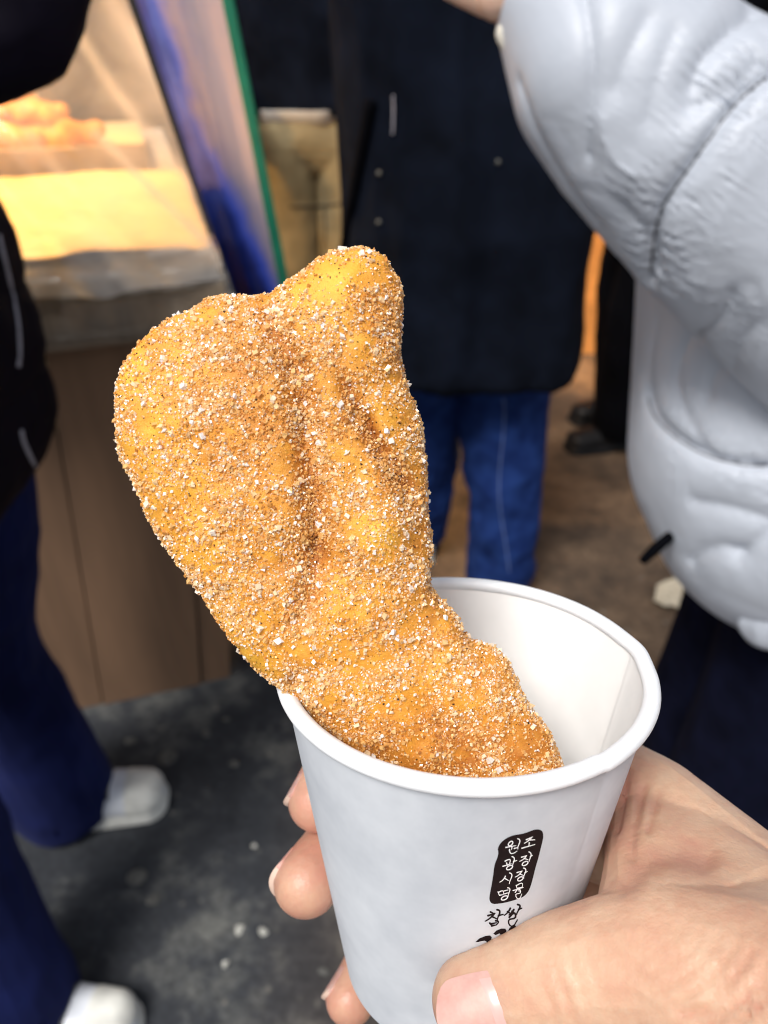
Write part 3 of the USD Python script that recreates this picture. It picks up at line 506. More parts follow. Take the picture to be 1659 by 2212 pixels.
for k, (s, d, z, r) in enumerate(spots_b):
    c = L(s, d, z); q = SX * math.cos(r) + SD * math.sin(r); p = np.cross(UP, q)
    pth = [(c + q * (0.075 * x) + p * 0.012 * math.sin(x * 5) + UP * 0.006 * math.cos(x * 6), 0.030 - 0.010 * x * x) for x in np.linspace(-1, 1, 7)]
    data(obj('fried_doughnut', folds(blob(chain(pth), 0.008, 6), 0.003, 30, (1, 1, 1), k), 'fried_far', smooth=True), ['plain golden fried doughnut at the front left of the heap in the stall tray', 'fried doughnut in the middle of the front row in the stall tray', 'fried doughnut at the right end of the stall tray, nearest the plastic curtain',
        'fried doughnut lying on the left of the upper row in the tray', 'fried doughnut lying on the right of the upper row in the tray', 'fried doughnut on the very top of the heap in the tray', 'fried doughnut behind the dark sleeve, farthest left in the stall tray'][k], 'doughnut', 'fried doughnuts heaped in the stall tray')
obj('back_board', boxm(L(-1.6, 1.48, 0.0), SX * 1.25, SD * 0.02, UP * 2.3), 'cream_liner', stall)
obj('post', boxm(L(-0.36, 1.42, 0.0), SX * 0.04, SD * 0.04, UP * 2.3), 'wood_dark', stall)
def added_lamp_shade(cs, k, label):  # out-of-view shades, added to stop lamp light spilling on jacket and hand
    P_ = thing('added_spill_shade', label, 'lamp'); th_ = np.linspace(0, 2 * np.pi, 40, endpoint=False)
    sv = np.vstack([np.c_[cs[0] + k * r * np.cos(th_), cs[1] + k * r * np.sin(th_), np.full(40, cs[2] + k * z)] for r, z in ((0.15, -0.10), (0.11, 0.02), (0.05, 0.10), (0.045, 0.10), (0.105, 0.015), (0.147, -0.10))])
    sf = []
    for i in range(6):
        for j in range(40): a, b = i * 40 + j, i * 40 + (j + 1) % 40; c, d = ((i + 1) % 6) * 40 + j, ((i + 1) % 6) * 40 + (j + 1) % 40; sf += [[a, b, d], [a, d, c]]
    obj('shade', trimesh.Trimesh(sv, np.array(sf), process=False), 'wood_dark', P_, smooth=40)
    obj('flex', tube([cs + UP * 0.09, cs + UP * 0.4, cs + UP * 1.0], 0.006), 'black_cloth', P_)
added_lamp_shade(L(-0.40, 0.55, 1.72), 1.0, 'added metal shade low over the stall counter, keeping lamp light off the jacket')
lamp = UsdLux.SphereLight.Define(stage, '/World/heat_lamp'); lamp.CreateRadiusAttr(0.05); lamp.CreateIntensityAttr(LAMP_A); lamp.CreateNormalizeAttr(True); lamp.CreateColorAttr(Gf.Vec3f(1.0, 0.60, 0.20)); lamp.AddTranslateOp().Set(Gf.Vec3d(*L(-0.40, 0.55, 1.72)))
data(lamp, 'warm heat lamp hanging over the stall counter', 'lamp')
def film_fn(a, b):
    s, h = -1.05 + 1.055 * a, b; z = 1.02 + 0.95 * h; d = -0.045 + 0.62 * h + 0.02 * np.sin(s * 9); sh = s - 0.20 * h
    k = ridged(np.c_[(s + 0.75 * h) * 7, h * 1.2, 0 * s], 12, 3); d = d + 0.035 * (k - 0.5) - 0.03 * np.exp(-((s + 0.36 + 0.55 * (h - 0.3)) / 0.03) ** 2)
    return S0 + sh[:, None] * SX + d[:, None] * SD + z[:, None] * UP
t, a, b = sheet(film_fn, 160, 120)
fp = w2px(t.vertices)[:, :2]; ft = 0.07 + 0.24 * np.clip((fp[:, 0] - 100) / 180, 0, 1)
for pts, amp_, wd_ in (([(205, 285), (290, 370), (390, 470), (480, 556)], 0.45, 9), ([(165, 60), (230, 170), (330, 300), (440, 430)], 0.40, 12), ([(240, 0), (320, 130), (400, 280), (470, 450)], 0.32, 22), ([(60, 290), (110, 350), (160, 410)], 0.30, 10), ([(320, 545), (400, 540), (480, 556)], 0.6, 5), ([(300, 60), (370, 200), (430, 330)], 0.25, 14)):
    ft = ft + amp_ * np.exp(-(seg_d(fp, pts) / wd_) ** 2)
data(obj('plastic_film', t, 'film', tone=np.clip(ft, 0, 0.8)), 'creased clear plastic film hanging in front of the lit stall counter', 'plastic sheet')
# plastic curtain strip with a green edge beside the stall
lt, lb_, rt, rb = at_y(292, 0, 1.72), at_y(478, 560, 1.72), at_y(488, 0, 1.70), at_y(610, 610, 1.70)
def ext(p, q, z): return p + (q - p) * ((z - p[2]) / (q[2] - p[2]))
LT, LB, RT, RB = ext(lt, lb_, 2.0), ext(lt, lb_, 0.45), ext(rt, rb, 2.0), ext(rt, rb, 0.45)
def ban_fn(a, b):
    p = (LT + (RT - LT) * a[:, None]) * (1 - b[:, None]) + (LB + (RB - LB) * a[:, None]) * b[:, None]
    return p + np.array([0, 1, 0]) * (0.008 * np.sin(a * 9 + 1.0) + 0.012 * (meshkit.fbm(np.c_[a * 5, b * 4, 0 * a], 3, 6) - 0.5))[:, None]
t, a, b = sheet(ban_fn, 50, 90)
zz = t.vertices[:, 2]; lowk = np.clip((1.22 - zz) / 0.35, 0, 1)
bt = 1.02 - 1.55 * a + 0.9 * lowk + 0.3 * (meshkit.fbm(np.c_[a * 4, b * 9, 0 * a], 3, 4) - 0.5)  # blurred blue reflection painted into the sheet's tone, strongest at the left
cur = thing('plastic_curtain', 'blue and grey plastic curtain strip, blue reflection painted in, with green edge hanging beside the stall', 'plastic curtain')
obj('sheet', t, 'banner', cur, tone=np.clip(np.minimum(bt, 0.70 + 0.30 * lowk), 0, 1))
e = (RT - RB) / np.linalg.norm(RT - RB)
obj('green_edge', boxm(RB + np.array([-0.006, -0.012, 0]), np.array([0.022, 0, 0]), np.array([0, 0.006, 0]), RT - RB, 0.002), 'green_trim', cur)

# far stall and its lamp, behind the people on the right
far = thing('wooden_counter', 'warm lit wooden stall counter far behind the people', 'counter')
for k in range(7): obj('plank', boxm((0.3 + 0.29 * k, 3.35 + 0.002 * (k % 2), 0.0), (0.287, 0, 0), (0, 0.03, 0), (0, 0, 1.0), 0.004), 'wood_warm', far)
obj('counter_top', boxm((0.25, 3.25, 1.0), (2.1, 0, 0), (0, 0.5, 0), (0, 0, 0.05), 0.006), 'wood_dark', far)
lamp2 = UsdLux.SphereLight.Define(stage, '/World/stall_lamp'); lamp2.CreateRadiusAttr(0.06); lamp2.CreateIntensityAttr(LAMP_B); lamp2.CreateNormalizeAttr(True); lamp2.CreateColorAttr(Gf.Vec3f(1.0, 0.58, 0.22)); lamp2.AddTranslateOp().Set(Gf.Vec3d(1.0, 2.95, 2.0))
added_lamp_shade(np.array([1.0, 2.95, 2.0]), 1.0, 'added metal shade over the far wooden counter, keeping lamp light off the hand')
data(lamp2, 'warm lamp over the far wooden counter', 'lamp')

# ================================================================== PEOPLE
def v3(*p): return np.array(p, float)
def hand_groups(wr, dirn, palm, s=1.0):           # wrist, direction of the fingers, side the palm faces
    dirn = dirn / np.linalg.norm(dirn); side = np.cross(palm, dirn); side /= np.linalg.norm(side); g = []
    base = wr + dirn * 0.055 * s
    for k, (o, ln) in enumerate(((-0.030, 0.062), (-0.010, 0.072), (0.010, 0.068), (0.029, 0.052))):
        a = base + side * o * s + dirn * 0.035 * s; b = a + (dirn * 0.9 + palm * 0.35) * ln * 0.5 * s; c = b + (dirn * 0.45 + palm * 0.85) * ln * 0.5 * s
        g += [[(wr, 0.022 * s), (a, 0.011 * s)]] + chain([(a, 0.010 * s), (b, 0.009 * s), (c, 0.0078 * s)])
    a = wr + dirn * 0.03 * s - side * 0.03 * s; b = a + dirn * 0.035 * s - side * 0.018 * s + palm * 0.012 * s; c = b + dirn * 0.028 * s + palm * 0.012 * s
    return g + chain([(wr, 0.02 * s), (a, 0.014 * s), (b, 0.0105 * s), (c, 0.009 * s)])
def crinkle_c(t, amp, scale, stretch, seed):
    p = t.vertices * np.array(stretch) * scale; return displace(t, -amp * np.clip((meshkit.fbm(t.vertices * 6, 3, seed + 9) - 0.4) * 4, 0, 1) * ridged(p, seed, 1) ** 5)
def person(name_label, hip, face, sh_z, feet, elbows, wrists, hips_w=0.09, sh_w=0.18, fine=0.014, knee=0.03):
    """A standing figure: one continuous body with head, arms, hands and legs; its clothes are laid over the same joints."""
    P = thing('person', name_label, 'person'); face = v3(*face, 0) / np.linalg.norm(face); left = v3(-face[1], face[0], 0); hip = np.array(hip, float)
    top = v3(hip[0], hip[1], sh_z); J = {'hip': hip, 'neck': top + UP * 0.06, 'face': face, 'left': left}; g = []
    J['sh'] = [top + left * sh_w, top - left * sh_w]; J['hp'] = [hip + left * hips_w, hip - left * hips_w]; J['el'], J['wr'], J['ft'] = elbows, wrists, feet; J['kn'] = []
    for k in (0, 1):
        an = np.array(feet[k], float) + UP * 0.08; kn = (J['hp'][k] + an) / 2 + face * knee; J['kn'].append(kn)
        g += chain([(J['hp'][k], 0.075), (kn, 0.05), (an, 0.034)]) + [[(an, 0.034), (an - UP * 0.045 + face * 0.10, 0.026)]]
        g += chain([(J['sh'][k], 0.048), (elbows[k], 0.036), (wrists[k], 0.026)])
        d = wrists[k] - elbows[k]; pal = np.cross(d, left if abs(d @ UP) > abs(d @ face) else UP); pal = pal / (np.linalg.norm(pal) + 1e-9)
        g += hand_groups(wrists[k], d, pal)
    g += [[(J['hp'][0], 0.08), (J['hp'][1], 0.08), (hip + UP * 0.18, 0.09)], [(hip + UP * 0.18, 0.09), (J['sh'][0], 0.05), (J['sh'][1], 0.05)], [(top, 0.06), (top + UP * 0.12, 0.05)]]
    hd = top + UP * 0.24 + face * 0.02
    g += [[(hd, 0.085), (hd + UP * 0.03 - face * 0.02, 0.088), (hd - UP * 0.075 + face * 0.045, 0.038)], [(top + UP * 0.1, 0.048), (hd - UP * 0.05, 0.05)], [(hd + face * 0.085, 0.012), (hd - UP * 0.03 + face * 0.095, 0.014)], [(hd - UP * 0.062 + face * 0.07 + left * 0.018, 0.008), (hd - UP * 0.062 + face * 0.07 - left * 0.018, 0.008)]]
    for s in (-1, 1): g += [[(hd + left * s * 0.088 - UP * 0.01, 0.014), (hd + left * s * 0.086 - UP * 0.035, 0.010)]]
    obj('body', blob(g, fine, 3), 'far_skin', P, smooth=True)
    h = m3.Manifold.batch_boolean([hull((hd + UP * 0.05 - face * 0.03, 0.095), (hd + UP * 0.02 - face * 0.05, 0.092)), hull((hd + UP * 0.075 + face * 0.035, 0.055), (hd + UP * 0.04 - face * 0.05, 0.09)), hull((hd - UP * 0.05 - face * 0.06, 0.06), (hd - face * 0.06, 0.085))], m3.OpType.Add)
    obj('hair', h, 'hair', P, smooth=True)
    for s in (-1, 1): obj('eye', hull((hd + face * 0.078 + left * s * 0.032 + UP * 0.002, 0.011)), 'eye', P, smooth=True)
    return P, J
def shoes(P, J, mat='black_shoe', sole='shoe_sole', size=1.0, yaw=(0, 0)):
    for k in (0, 1):
        c, s = math.cos(yaw[k]), math.sin(yaw[k]); f = J['face']; f = v3(f[0] * c - f[1] * s, f[0] * s + f[1] * c, 0); sd = v3(-f[1], f[0], 0); a = np.array(J['ft'][k], float) * v3(1, 1, 0)
        q = lambda x, y, z: a + (f * x + sd * y) * size + UP * z * size
        up = [[(q(-0.055, 0, 0.045), 0.042), (q(0.0, 0, 0.085), 0.042), (q(0.06, 0, 0.045), 0.044)], [(q(0.06, 0.008, 0.04), 0.044), (q(0.06, -0.008, 0.04), 0.044), (q(0.155, 0.012, 0.03), 0.038), (q(0.155, -0.012, 0.03), 0.038)], [(q(-0.055, 0, 0.03), 0.042), (q(0.155, 0, 0.025), 0.042)]]
        m = m3.Manifold.batch_boolean([hull(*x) for x in up], m3.OpType.Add).trim_by_plane((0, 0, 1), 0.026 * size).refine_to_length(0.012); qq = m.to_mesh(); t = trimesh.Trimesh(np.array(qq.vert_properties[:, :3], float), np.array(qq.tri_verts))
        trimesh.smoothing.filter_taubin(t, 0.5, 0.52, 4); sh = obj('shoe', t, mat, P, smooth=45)
        so = [(q(-0.058, 0, 0.0), 0.045), (q(0.06, 0.012, 0.0), 0.047), (q(0.06, -0.012, 0.0), 0.047), (q(0.158, 0.012, 0.0), 0.042), (q(0.158, -0.012, 0.0), 0.042)]
        obj('sole', hull(*so).trim_by_plane((0, 0, 1), 0.001).trim_by_plane((0, 0, -1), -0.03 * size), sole, sh, smooth=50)
        if mat == 'white_shoe':
            tp = [q(0.095, y, 0.0) for y in np.linspace(-0.038, 0.038, 9)]; ps = []
            for p_ in tp:
                o = p_ + UP * 0.3; ins = t.vertices[np.argmin(np.linalg.norm(t.vertices[:, :2] - p_[:2], axis=1) - 0.3 * t.vertices[:, 2])]; ps.append(v3(p_[0], p_[1], ins[2] + 0.002))
            cap = m3.Manifold.batch_boolean([hull((q(0.06, 0.008, 0.041), 0.0455), (q(0.06, -0.008, 0.041), 0.0455), (q(0.156, 0.0122, 0.031), 0.0392), (q(0.156, -0.0122, 0.031), 0.0392))], m3.OpType.Add).trim_by_plane(tuple(f), float(f @ q(0.125, 0, 0))).trim_by_plane((0, 0, 1), 0.024 * size)
            obj('toe_cap', cap, 'shoe_sole', sh, smooth=50)
            obj('toe_seam', tube(ps, 0.003), 'gum_dull', sh, smooth=True)
            for x in (0.03, 0.05, 0.07): obj('lace', tube([q(x, -0.028, 0.088 - 0.4 * (x - 0.03)), q(x + 0.004, 0, 0.097 - 0.45 * (x - 0.03)), q(x, 0.028, 0.088 - 0.4 * (x - 0.03))], 0.003), 'white_cloth', sh, smooth=True)
def trousers(P, J, mat, r_hip=0.10, r_knee=0.085, r_hem=0.08, hem=0.05, edge=0.018, amp=0.006, seed=0, waist=0.12):
    g = [[(J['hp'][0] + UP * 0.02, r_hip), (J['hp'][1] + UP * 0.02, r_hip), (J['hip'] + UP * waist + J['left'] * 0.07, r_hip * 0.95), (J['hip'] + UP * waist - J['left'] * 0.07, r_hip * 0.95)]]
    for k in (0, 1):
        an = np.array(J['ft'][k], float) * v3(1, 1, 0); g += chain([(J['hp'][k], r_hip), (J['kn'][k], r_knee), (an + UP * (hem + 0.03), r_hem)])
    m = m3.Manifold.batch_boolean([hull(*x) for x in g], m3.OpType.Add).trim_by_plane((0, 0, 1), hem).refine_to_length(edge); q = m.to_mesh(); t = trimesh.Trimesh(np.array(q.vert_properties[:, :3], float), np.array(q.tri_verts))
    trimesh.smoothing.filter_taubin(t, 0.5, 0.52, 6); t = folds(t, amp, 7, (1, 1, 0.5), seed); return obj('trousers', t, mat, P, smooth=True), t

# --- person in the dark quilted jacket at the left edge
tf, tn_ = at_z(372, 1722, 0.04), at_z(312, 2185, 0.04)
P, J = person('person in dark quilted jacket and navy trousers standing at the left beside the stall', (-0.61, 0.80, 0.90), (1, 0.06), 1.40, [tf * v3(1, 1, 0) + v3(-0.225, 0, 0), tn_ * v3(1, 1, 0) + v3(-0.215, 0.0, 0)], [v3(-0.80, 1.02, 1.16), at(-18, 30, 0.60)], [v3(-0.78, 1.22, 1.32), at(110, -330, 0.62)], knee=-0.04)
trousers(P, J, 'navy_trousers', 0.125, 0.092, 0.100, 0.02, 0.014, 0.012, 3)
shoes(P, J, 'white_shoe', 'shoe_sole', 1.05, (0.05, -0.15))
tc = v3(-0.593, 0.80, 0)
g = [[(tc + UP * z + v3(0.02, -0.10, 0), r), (tc + UP * z + v3(0.02, 0.10, 0), r), (tc + UP * (z + 0.06) + v3(0.02, 0, 0), r)] for z, r in ((0.99, 0.135), (1.085, 0.142), (1.18, 0.14), (1.275, 0.135), (1.36, 0.12))]
g += [[(tc + UP * 1.4, 0.08), (tc + UP * 1.46, 0.075)]]
jk = blob(g, 0.012, 4); jk = folds(jk, 0.006, 10, (1, 1, 0.6), 5); obj('jacket', jk, 'plum_puffer', P, smooth=True)
for k in (0, 1):
    a, b, c = J['sh'][k] * v3(1, 1, 1) - UP * 0.02, J['el'][k], J['wr'][k]
    sl = blob(chain([(a, 0.085), ((a + b) / 2, 0.078), (b, 0.060), ((b + c) / 2, 0.058), (c, 0.045)]), 0.012, 5); obj('sleeve', folds(sl, 0.006, 14, (1, 1, 1), 8 + k), 'plum_puffer', P, smooth=True)
for pts in ([(0, 505), (22, 600), (40, 690), (42, 790)], [(48, 925), (66, 980), (84, 1020), (82, 1070)]):
    c_ = np.array([p for p in (raycast(jk, *q) for q in spline(pts, 14)) if p is not None])
    if len(c_) > 3: obj('drawstring', tube(c_ - v3(0, 0.004, 0), 0.0032), 'cord', P, smooth=True)

# --- person in khaki trousers behind the stall curtain
P, J = person('person in khaki trousers and navy top with white shirt hem, behind the green edged curtain', (-0.215, 2.62, 1.0), (0.1, -1), 1.50, [v3(-0.10, 2.62, 0), v3(-0.32, 2.66, 0)], [v3(0.07, 2.55, 1.22), v3(-0.50, 2.60, 1.22)], [v3(-0.02, 2.36, 1.22), v3(-0.42, 2.38, 1.16)])
_, kt = trousers(P, J, 'khaki', 0.108, 0.102, 0.095, 0.05, 0.018, 0.013, 11, 0.03)
shoes(P, J)
g = [[(v3(-0.32, 2.60, 1.135), 0.08), (v3(-0.12, 2.60, 1.135), 0.08), (v3(-0.33, 2.62, 1.3), 0.10), (v3(-0.10, 2.62, 1.3), 0.10)], [(v3(-0.34, 2.62, 1.3), 0.10), (v3(-0.09, 2.62, 1.3), 0.10), (J['sh'][0], 0.07), (J['sh'][1], 0.07)]]
top = m3.Manifold.batch_boolean([hull(*x) for x in g], m3.OpType.Add).trim_by_plane((0, 0, 1), 1.105).refine_to_length(0.02); q = top.to_mesh(); t = trimesh.Trimesh(np.array(q.vert_properties[:, :3], float), np.array(q.tri_verts)); trimesh.smoothing.filter_taubin(t, 0.5, 0.52, 4)
obj('sweater', folds(t, 0.012, 7, (1, 1, 0.6), 4), 'navy_coat', P, smooth=True)
obj('shirt_hem', hull((v3(-0.31, 2.585, 1.13), 0.078), (v3(-0.20, 2.585, 1.13), 0.078)).trim_by_plane((0, 0, 1), 1.075).trim_by_plane((0, 0, -1), -1.12), 'white_cloth', P, smooth=40)
for k in (0, 1): obj('sleeve', folds(blob(chain([(J['sh'][k], 0.08), (J['el'][k], 0.066), (J['wr'][k], 0.048)]), 0.016, 4), 0.006, 12, (1, 1, 1), k), 'navy_coat', P, smooth=True)
for pts in ([(625, 447), (670, 446), (720, 442), (752, 436)], [(700, 450), (702, 520), (690, 590)]):
    c_ = on_mesh(kt, pts, 14)
    if len(c_) > 3: obj('pocket_seam', tube(c_, 0.004), 'khaki_seam', P, smooth=True)

# --- person in the long dark coat and blue jeans in the middle
P, J = person('person in long navy black coat and blue jeans standing in the middle', (0.19, 1.72, 0.95), (-0.15, 1), 1.47, [v3(0.10, 1.88, 0), v3(0.335, 1.70, 0)], [v3(-0.01, 1.86, 1.16), v3(0.40, 1.86, 1.16)], [v3(0.06, 2.02, 1.26), v3(0.28, 2.02, 1.26)], 0.095)
_, jt = trousers(P, J, 'blue_denim', 0.115, 0.100, 0.084, 0.03, 0.014, 0.026, 21)
shoes(P, J, 'white_shoe')
cx_, cy_ = 0.185, 1.71
g = [[(v3(cx_ - 0.14, cy_, 0.62), 0.145), (v3(cx_ + 0.14, cy_, 0.62), 0.145), (v3(cx_ - 0.125, cy_, 1.0), 0.14), (v3(cx_ + 0.125, cy_, 1.0), 0.14)], [(v3(cx_ - 0.125, cy_, 1.0), 0.14), (v3(cx_ + 0.125, cy_, 1.0), 0.14), (J['sh'][0], 0.09), (J['sh'][1], 0.09)], [(J['neck'], 0.085), (J['neck'] - UP * 0.1, 0.10)]]
m = m3.Manifold.batch_boolean([hull(*x) for x in g], m3.OpType.Add).trim_by_plane((0, 0, 1), 0.685).refine_to_length(0.018); q = m.to_mesh(); ct = trimesh.Trimesh(np.array(q.vert_properties[:, :3], float), np.array(q.tri_verts)); trimesh.smoothing.filter_taubin(ct, 0.5, 0.52, 5)
ct = crinkle_c(folds(ct, 0.034, 4.5, (1, 1, 0.25), 31), 0.03, 6, (1, 1, 0.35), 12); obj('coat', ct, 'navy_coat', P, smooth=True)
for k in (0, 1): obj('sleeve', folds(blob(chain([(J['sh'][k], 0.095), (J['el'][k], 0.078), (J['wr'][k], 0.060)]), 0.014, 4), 0.010, 10, (1, 1, 1), 40 + k), 'navy_coat', P, smooth=True)
for pts, r in (([(849, 205), (850, 240), (848, 290)], 0.0018), ([(800, 215), (780, 330), (758, 450), (745, 540)], 0.012)):
    c_ = on_mesh(ct, pts, 16)
    if len(c_) > 3: obj('zip' if r < 0.01 else 'placket', tube(c_ - v3(0, 0.004, 0), r), 'cord' if r < 0.01 else 'black_cloth', P, smooth=True)
for u, v in ((819, 374), (818, 480), (1076, 350)):
    p = raycast(ct, u, v)
    if p is not None: obj('snap', hull((p, 0.005)), 'gum_dull', P, smooth=True)
c_ = on_mesh(jt, [(1088, 860), (1085, 960), (1078, 1060), (1088, 1150), (1100, 1235)], 30)
if len(c_) > 3: obj('side_seam', tube(c_, 0.0019), 'denim_thread', P, smooth=True)

# --- person in black standing farther back
P, J = person('person in black trousers and black shoes farther back, between the coat and the silver jacket', (0.91, 2.62, 0.95), (-1, -0.25), 1.45, [v3(0.88, 2.52, 0), v3(0.94, 2.74, 0)], [v3(0.80, 2.30, 1.20), v3(0.90, 2.90, 1.2)], [v3(0.62, 2.35, 1.25), v3(0.70, 2.85, 1.2)])
trousers(P, J, 'black_cloth', 0.12, 0.115, 0.105, 0.06, 0.02, 0.01, 51)
shoes(P, J, 'black_shoe', 'black_shoe', 1.1)
g = [[(v3(0.93, 2.52, 0.95), 0.15), (v3(0.93, 2.72, 0.95), 0.15), (v3(0.93, 2.52, 1.3), 0.14), (v3(0.93, 2.72, 1.3), 0.14)], [(v3(0.93, 2.55, 1.3), 0.14), (J['sh'][0], 0.08), (J['sh'][1], 0.08)]]
obj('coat', folds(blob(g, 0.02, 4), 0.01, 7, (1, 1, 0.5), 6), 'black_cloth', P, smooth=True)
for k in (0, 1): obj('sleeve', folds(blob(chain([(J['sh'][k], 0.085), (J['el'][k], 0.07), (J['wr'][k], 0.05)]), 0.016, 4), 0.006, 12, (1, 1, 1), 60 + k), 'black_cloth', P, smooth=True)

# --- person in the silver puffer jacket at the right
wr_, el_ = at(1175, -10, 0.60), at(1870, 800, 0.66)
P, J = person('person in silver grey puffer jacket and dark jeans, close by at the right', (0.56, 0.76, 0.90), (-1, 0.2), 1.44, [v3(0.55, 0.68, 0), v3(0.59, 0.88, 0)], [v3(0.66, 0.95, 1.14), el_], [v3(0.50, 1.00, 1.06), wr_], 0.09, 0.17, 0.012)
trousers(P, J, 'dark_denim', 0.115, 0.105, 0.10, 0.04, 0.014, 0.008, 71)
shoes(P, J, 'black_shoe', 'shoe_sole')
def crinkle(t, amp, scale, stretch, seed):       # sharp thin creases, here and there
    p = t.vertices * np.array(stretch) * scale; p = p + 0.6 * np.stack([meshkit.noise(p * 0.7, seed + k) for k in range(3)], 1)
    m = np.clip((meshkit.fbm(t.vertices * 9, 3, seed + 9) - 0.42) * 5, 0, 1); return displace(t, -amp * m * (ridged(p, seed, 1) ** 6))
def carve(t, lines):                              # seams and creases of the padded cloth: grooves (and soft ridges) along measured lines
    amt = np.zeros(len(t.vertices))
    for pts, dep, wd, pucker in lines:
        c_ = on_mesh(t, pts, 60)
        if len(c_) < 4: continue
        d, k = cKDTree(c_).query(t.vertices); e = np.where(d > 0, np.exp(-d / (0.8 * wd)), 1); amt -= (1.1 if pucker else 0.8) * dep * e
        if pucker:
            lng = np.linalg.norm(np.diff(c_, axis=0), axis=1).sum(); al = k / len(c_) * lng; wv = 2 * np.pi * al / 0.013 + 5 * meshkit.noise(t.vertices * 40, 3)
            amt += 0.75 * pucker * np.exp(-d / (wd * 3.6)) * (1 - np.exp(-d / 0.003)) * np.abs(np.sin(wv)) * (0.3 + 1.2 * meshkit.noise(t.vertices * 28, 6))
    return displace(t, amt)
def along(pts, n, r, dep): return [(at(u + n[0] * rr / dep * F, v + n[1] * rr / dep * F, dd), rr) for (u, v, rr, dd) in pts]
N_ = (0.78, -0.63)
sp = along([(1112, 120, 0.052, 0.60), (1160, 290, 0.075, 0.60), (1225, 385, 0.088, 0.61), (1330, 508, 0.098, 0.62), (1440, 632, 0.100, 0.63), (1560, 765, 0.102, 0.64), (1665, 872, 0.104, 0.65), (1790, 1010, 0.10, 0.66)], N_, 0, 0.62)
slv = blob(chain([(wr_, 0.034)] + sp) + chain([sp[-1], (at(2000, 300, 0.72), 0.105), (J['sh'][1], 0.10)]), 0.0036, 20, BALL_FINE)
slv = crinkle(folds(slv, 0.0015, 5, (1, 0.8, 0.6), 3), 0.0045, 13, (0.7, 1, 1.1), 4)
slv = carve(slv, [([(1680, 150), (1600, 215), (1540, 290), (1480, 375), (1430, 450), (1412, 520), (1405, 600)], 0.010, 0.007, 0.006), ([(1260, -20), (1272, 60), (1278, 150), (1272, 240), (1268, 340)], 0.007, 0.008, 0), ([(1120, 180), (1165, 300), (1225, 400), (1290, 480)], 0.005, 0.006, 0),
                  ([(1640, 10), (1570, 70), (1520, 130), (1500, 180)], 0.014, 0.014, 0), ([(1640, 130), (1560, 200), (1490, 230)], 0.010, 0.013, 0), ([(1400, 30), (1360, 110), (1330, 190)], 0.006, 0.014, 0), ([(1460, 60), (1420, 170), (1400, 260)], 0.005, 0.012, 0),
                  ([(1300, 260), (1320, 330), (1380, 375)], -0.004, 0.010, 0), ([(1490, 730), (1540, 700), (1580, 640)], 0.006, 0.014, 0.003), ([(1580, 800), (1600, 740), (1640, 700)], 0.007, 0.016, 0), ([(1340, 440), (1390, 500), (1420, 570)], 0.004, 0.010, 0.002), ([(1640, 330), (1560, 470), (1520, 600)], -0.004, 0.03, 0)])
obj('sleeve', slv, 'silver', P, smooth=True)
obj('sleeve', folds(blob(chain([(J['sh'][0], 0.10), (J['el'][0], 0.09), (J['wr'][0], 0.055)]), 0.012, 6), 0.006, 14, (1, 1, 1), 9), 'silver', P, smooth=True)
tcx = [(at(1735, 560, 0.83), 0.17), (at(1730, 760, 0.83), 0.172), (at(1722, 960, 0.83), 0.174), (at(1745, 1060, 0.83), 0.165)]
g = [[a_, (a_[0] + v3(0.06, 0.16, 0), a_[1]), b_, (b_[0] + v3(0.06, 0.16, 0), b_[1])] for a_, b_ in zip(tcx[:-1], tcx[1:])]
g += [[(at(1735, 560, 0.83), 0.17), (J['sh'][0], 0.11), (J['sh'][1], 0.11)], [tcx[3], (at(1690, 1262, 0.81), 0.058), (at(1900, 1250, 0.83), 0.08)], [(J['neck'], 0.085), (J['neck'] - UP * 0.12, 0.11)]]
tor = blob(g, 0.0042, 18, BALL_FINE); tor = crinkle(folds(tor, 0.0015, 5, (1, 1, 0.7), 8), 0.0045, 13, (1, 1, 0.7), 14)
tor = carve(tor, [([(1398, 850), (1415, 900), (1460, 945), (1530, 985), (1600, 1003), (1680, 1010)], 0.011, 0.008, 0.006), ([(1520, 690), (1470, 770), (1462, 830), (1480, 890), (1515, 960)], 0.006, 0.009, 0), ([(1590, 760), (1540, 810), (1528, 860)], 0.006, 0.010, 0),
                  ([(1500, 1085), (1560, 1095), (1620, 1110), (1670, 1130)], 0.008, 0.011, 0), ([(1490, 1215), (1540, 1185), (1600, 1195)], 0.009, 0.010, 0), ([(1585, 1200), (1620, 1180), (1665, 1150)], 0.006, 0.010, 0.002), ([(1420, 690), (1405, 760), (1400, 850)], 0.004, 0.010, 0)])
obj('jacket', tor, 'silver', P, smooth=True)
hemc = blob([[(at(1672, 1318, 0.80), 0.040), (at(1900, 1300, 0.83), 0.055)]], 0.006, 4); obj('elastic_hem', folds(hemc, 0.005, 40, (1, 1, 0.3), 4), 'silver', P, smooth=True)
c_ = on_mesh(slv, [(1655, 168), (1600, 215), (1540, 290), (1480, 375), (1430, 450), (1412, 520), (1405, 590)], 60)
obj('seam_thread', tube(c_, 0.0009), 'silver_thread', P, smooth=True)
c_ = on_mesh(tor, [(1402, 858), (1415, 900), (1460, 945), (1530, 985), (1600, 1003), (1655, 1008)], 50)
obj('seam_thread', tube(c_, 0.0010), 'silver_thread', P, smooth=True)
obj('cord_toggle', blob(chain([(at(1392, 1208, 0.80), 0.0052), (at(1415, 1186, 0.80), 0.0062), (at(1442, 1163, 0.80), 0.0058), (at(1500, 1120, 0.86), 0.003)]), 0.002, 2), 'black_cloth', P, smooth=True, label='black cord toggle hanging from the jacket hem')
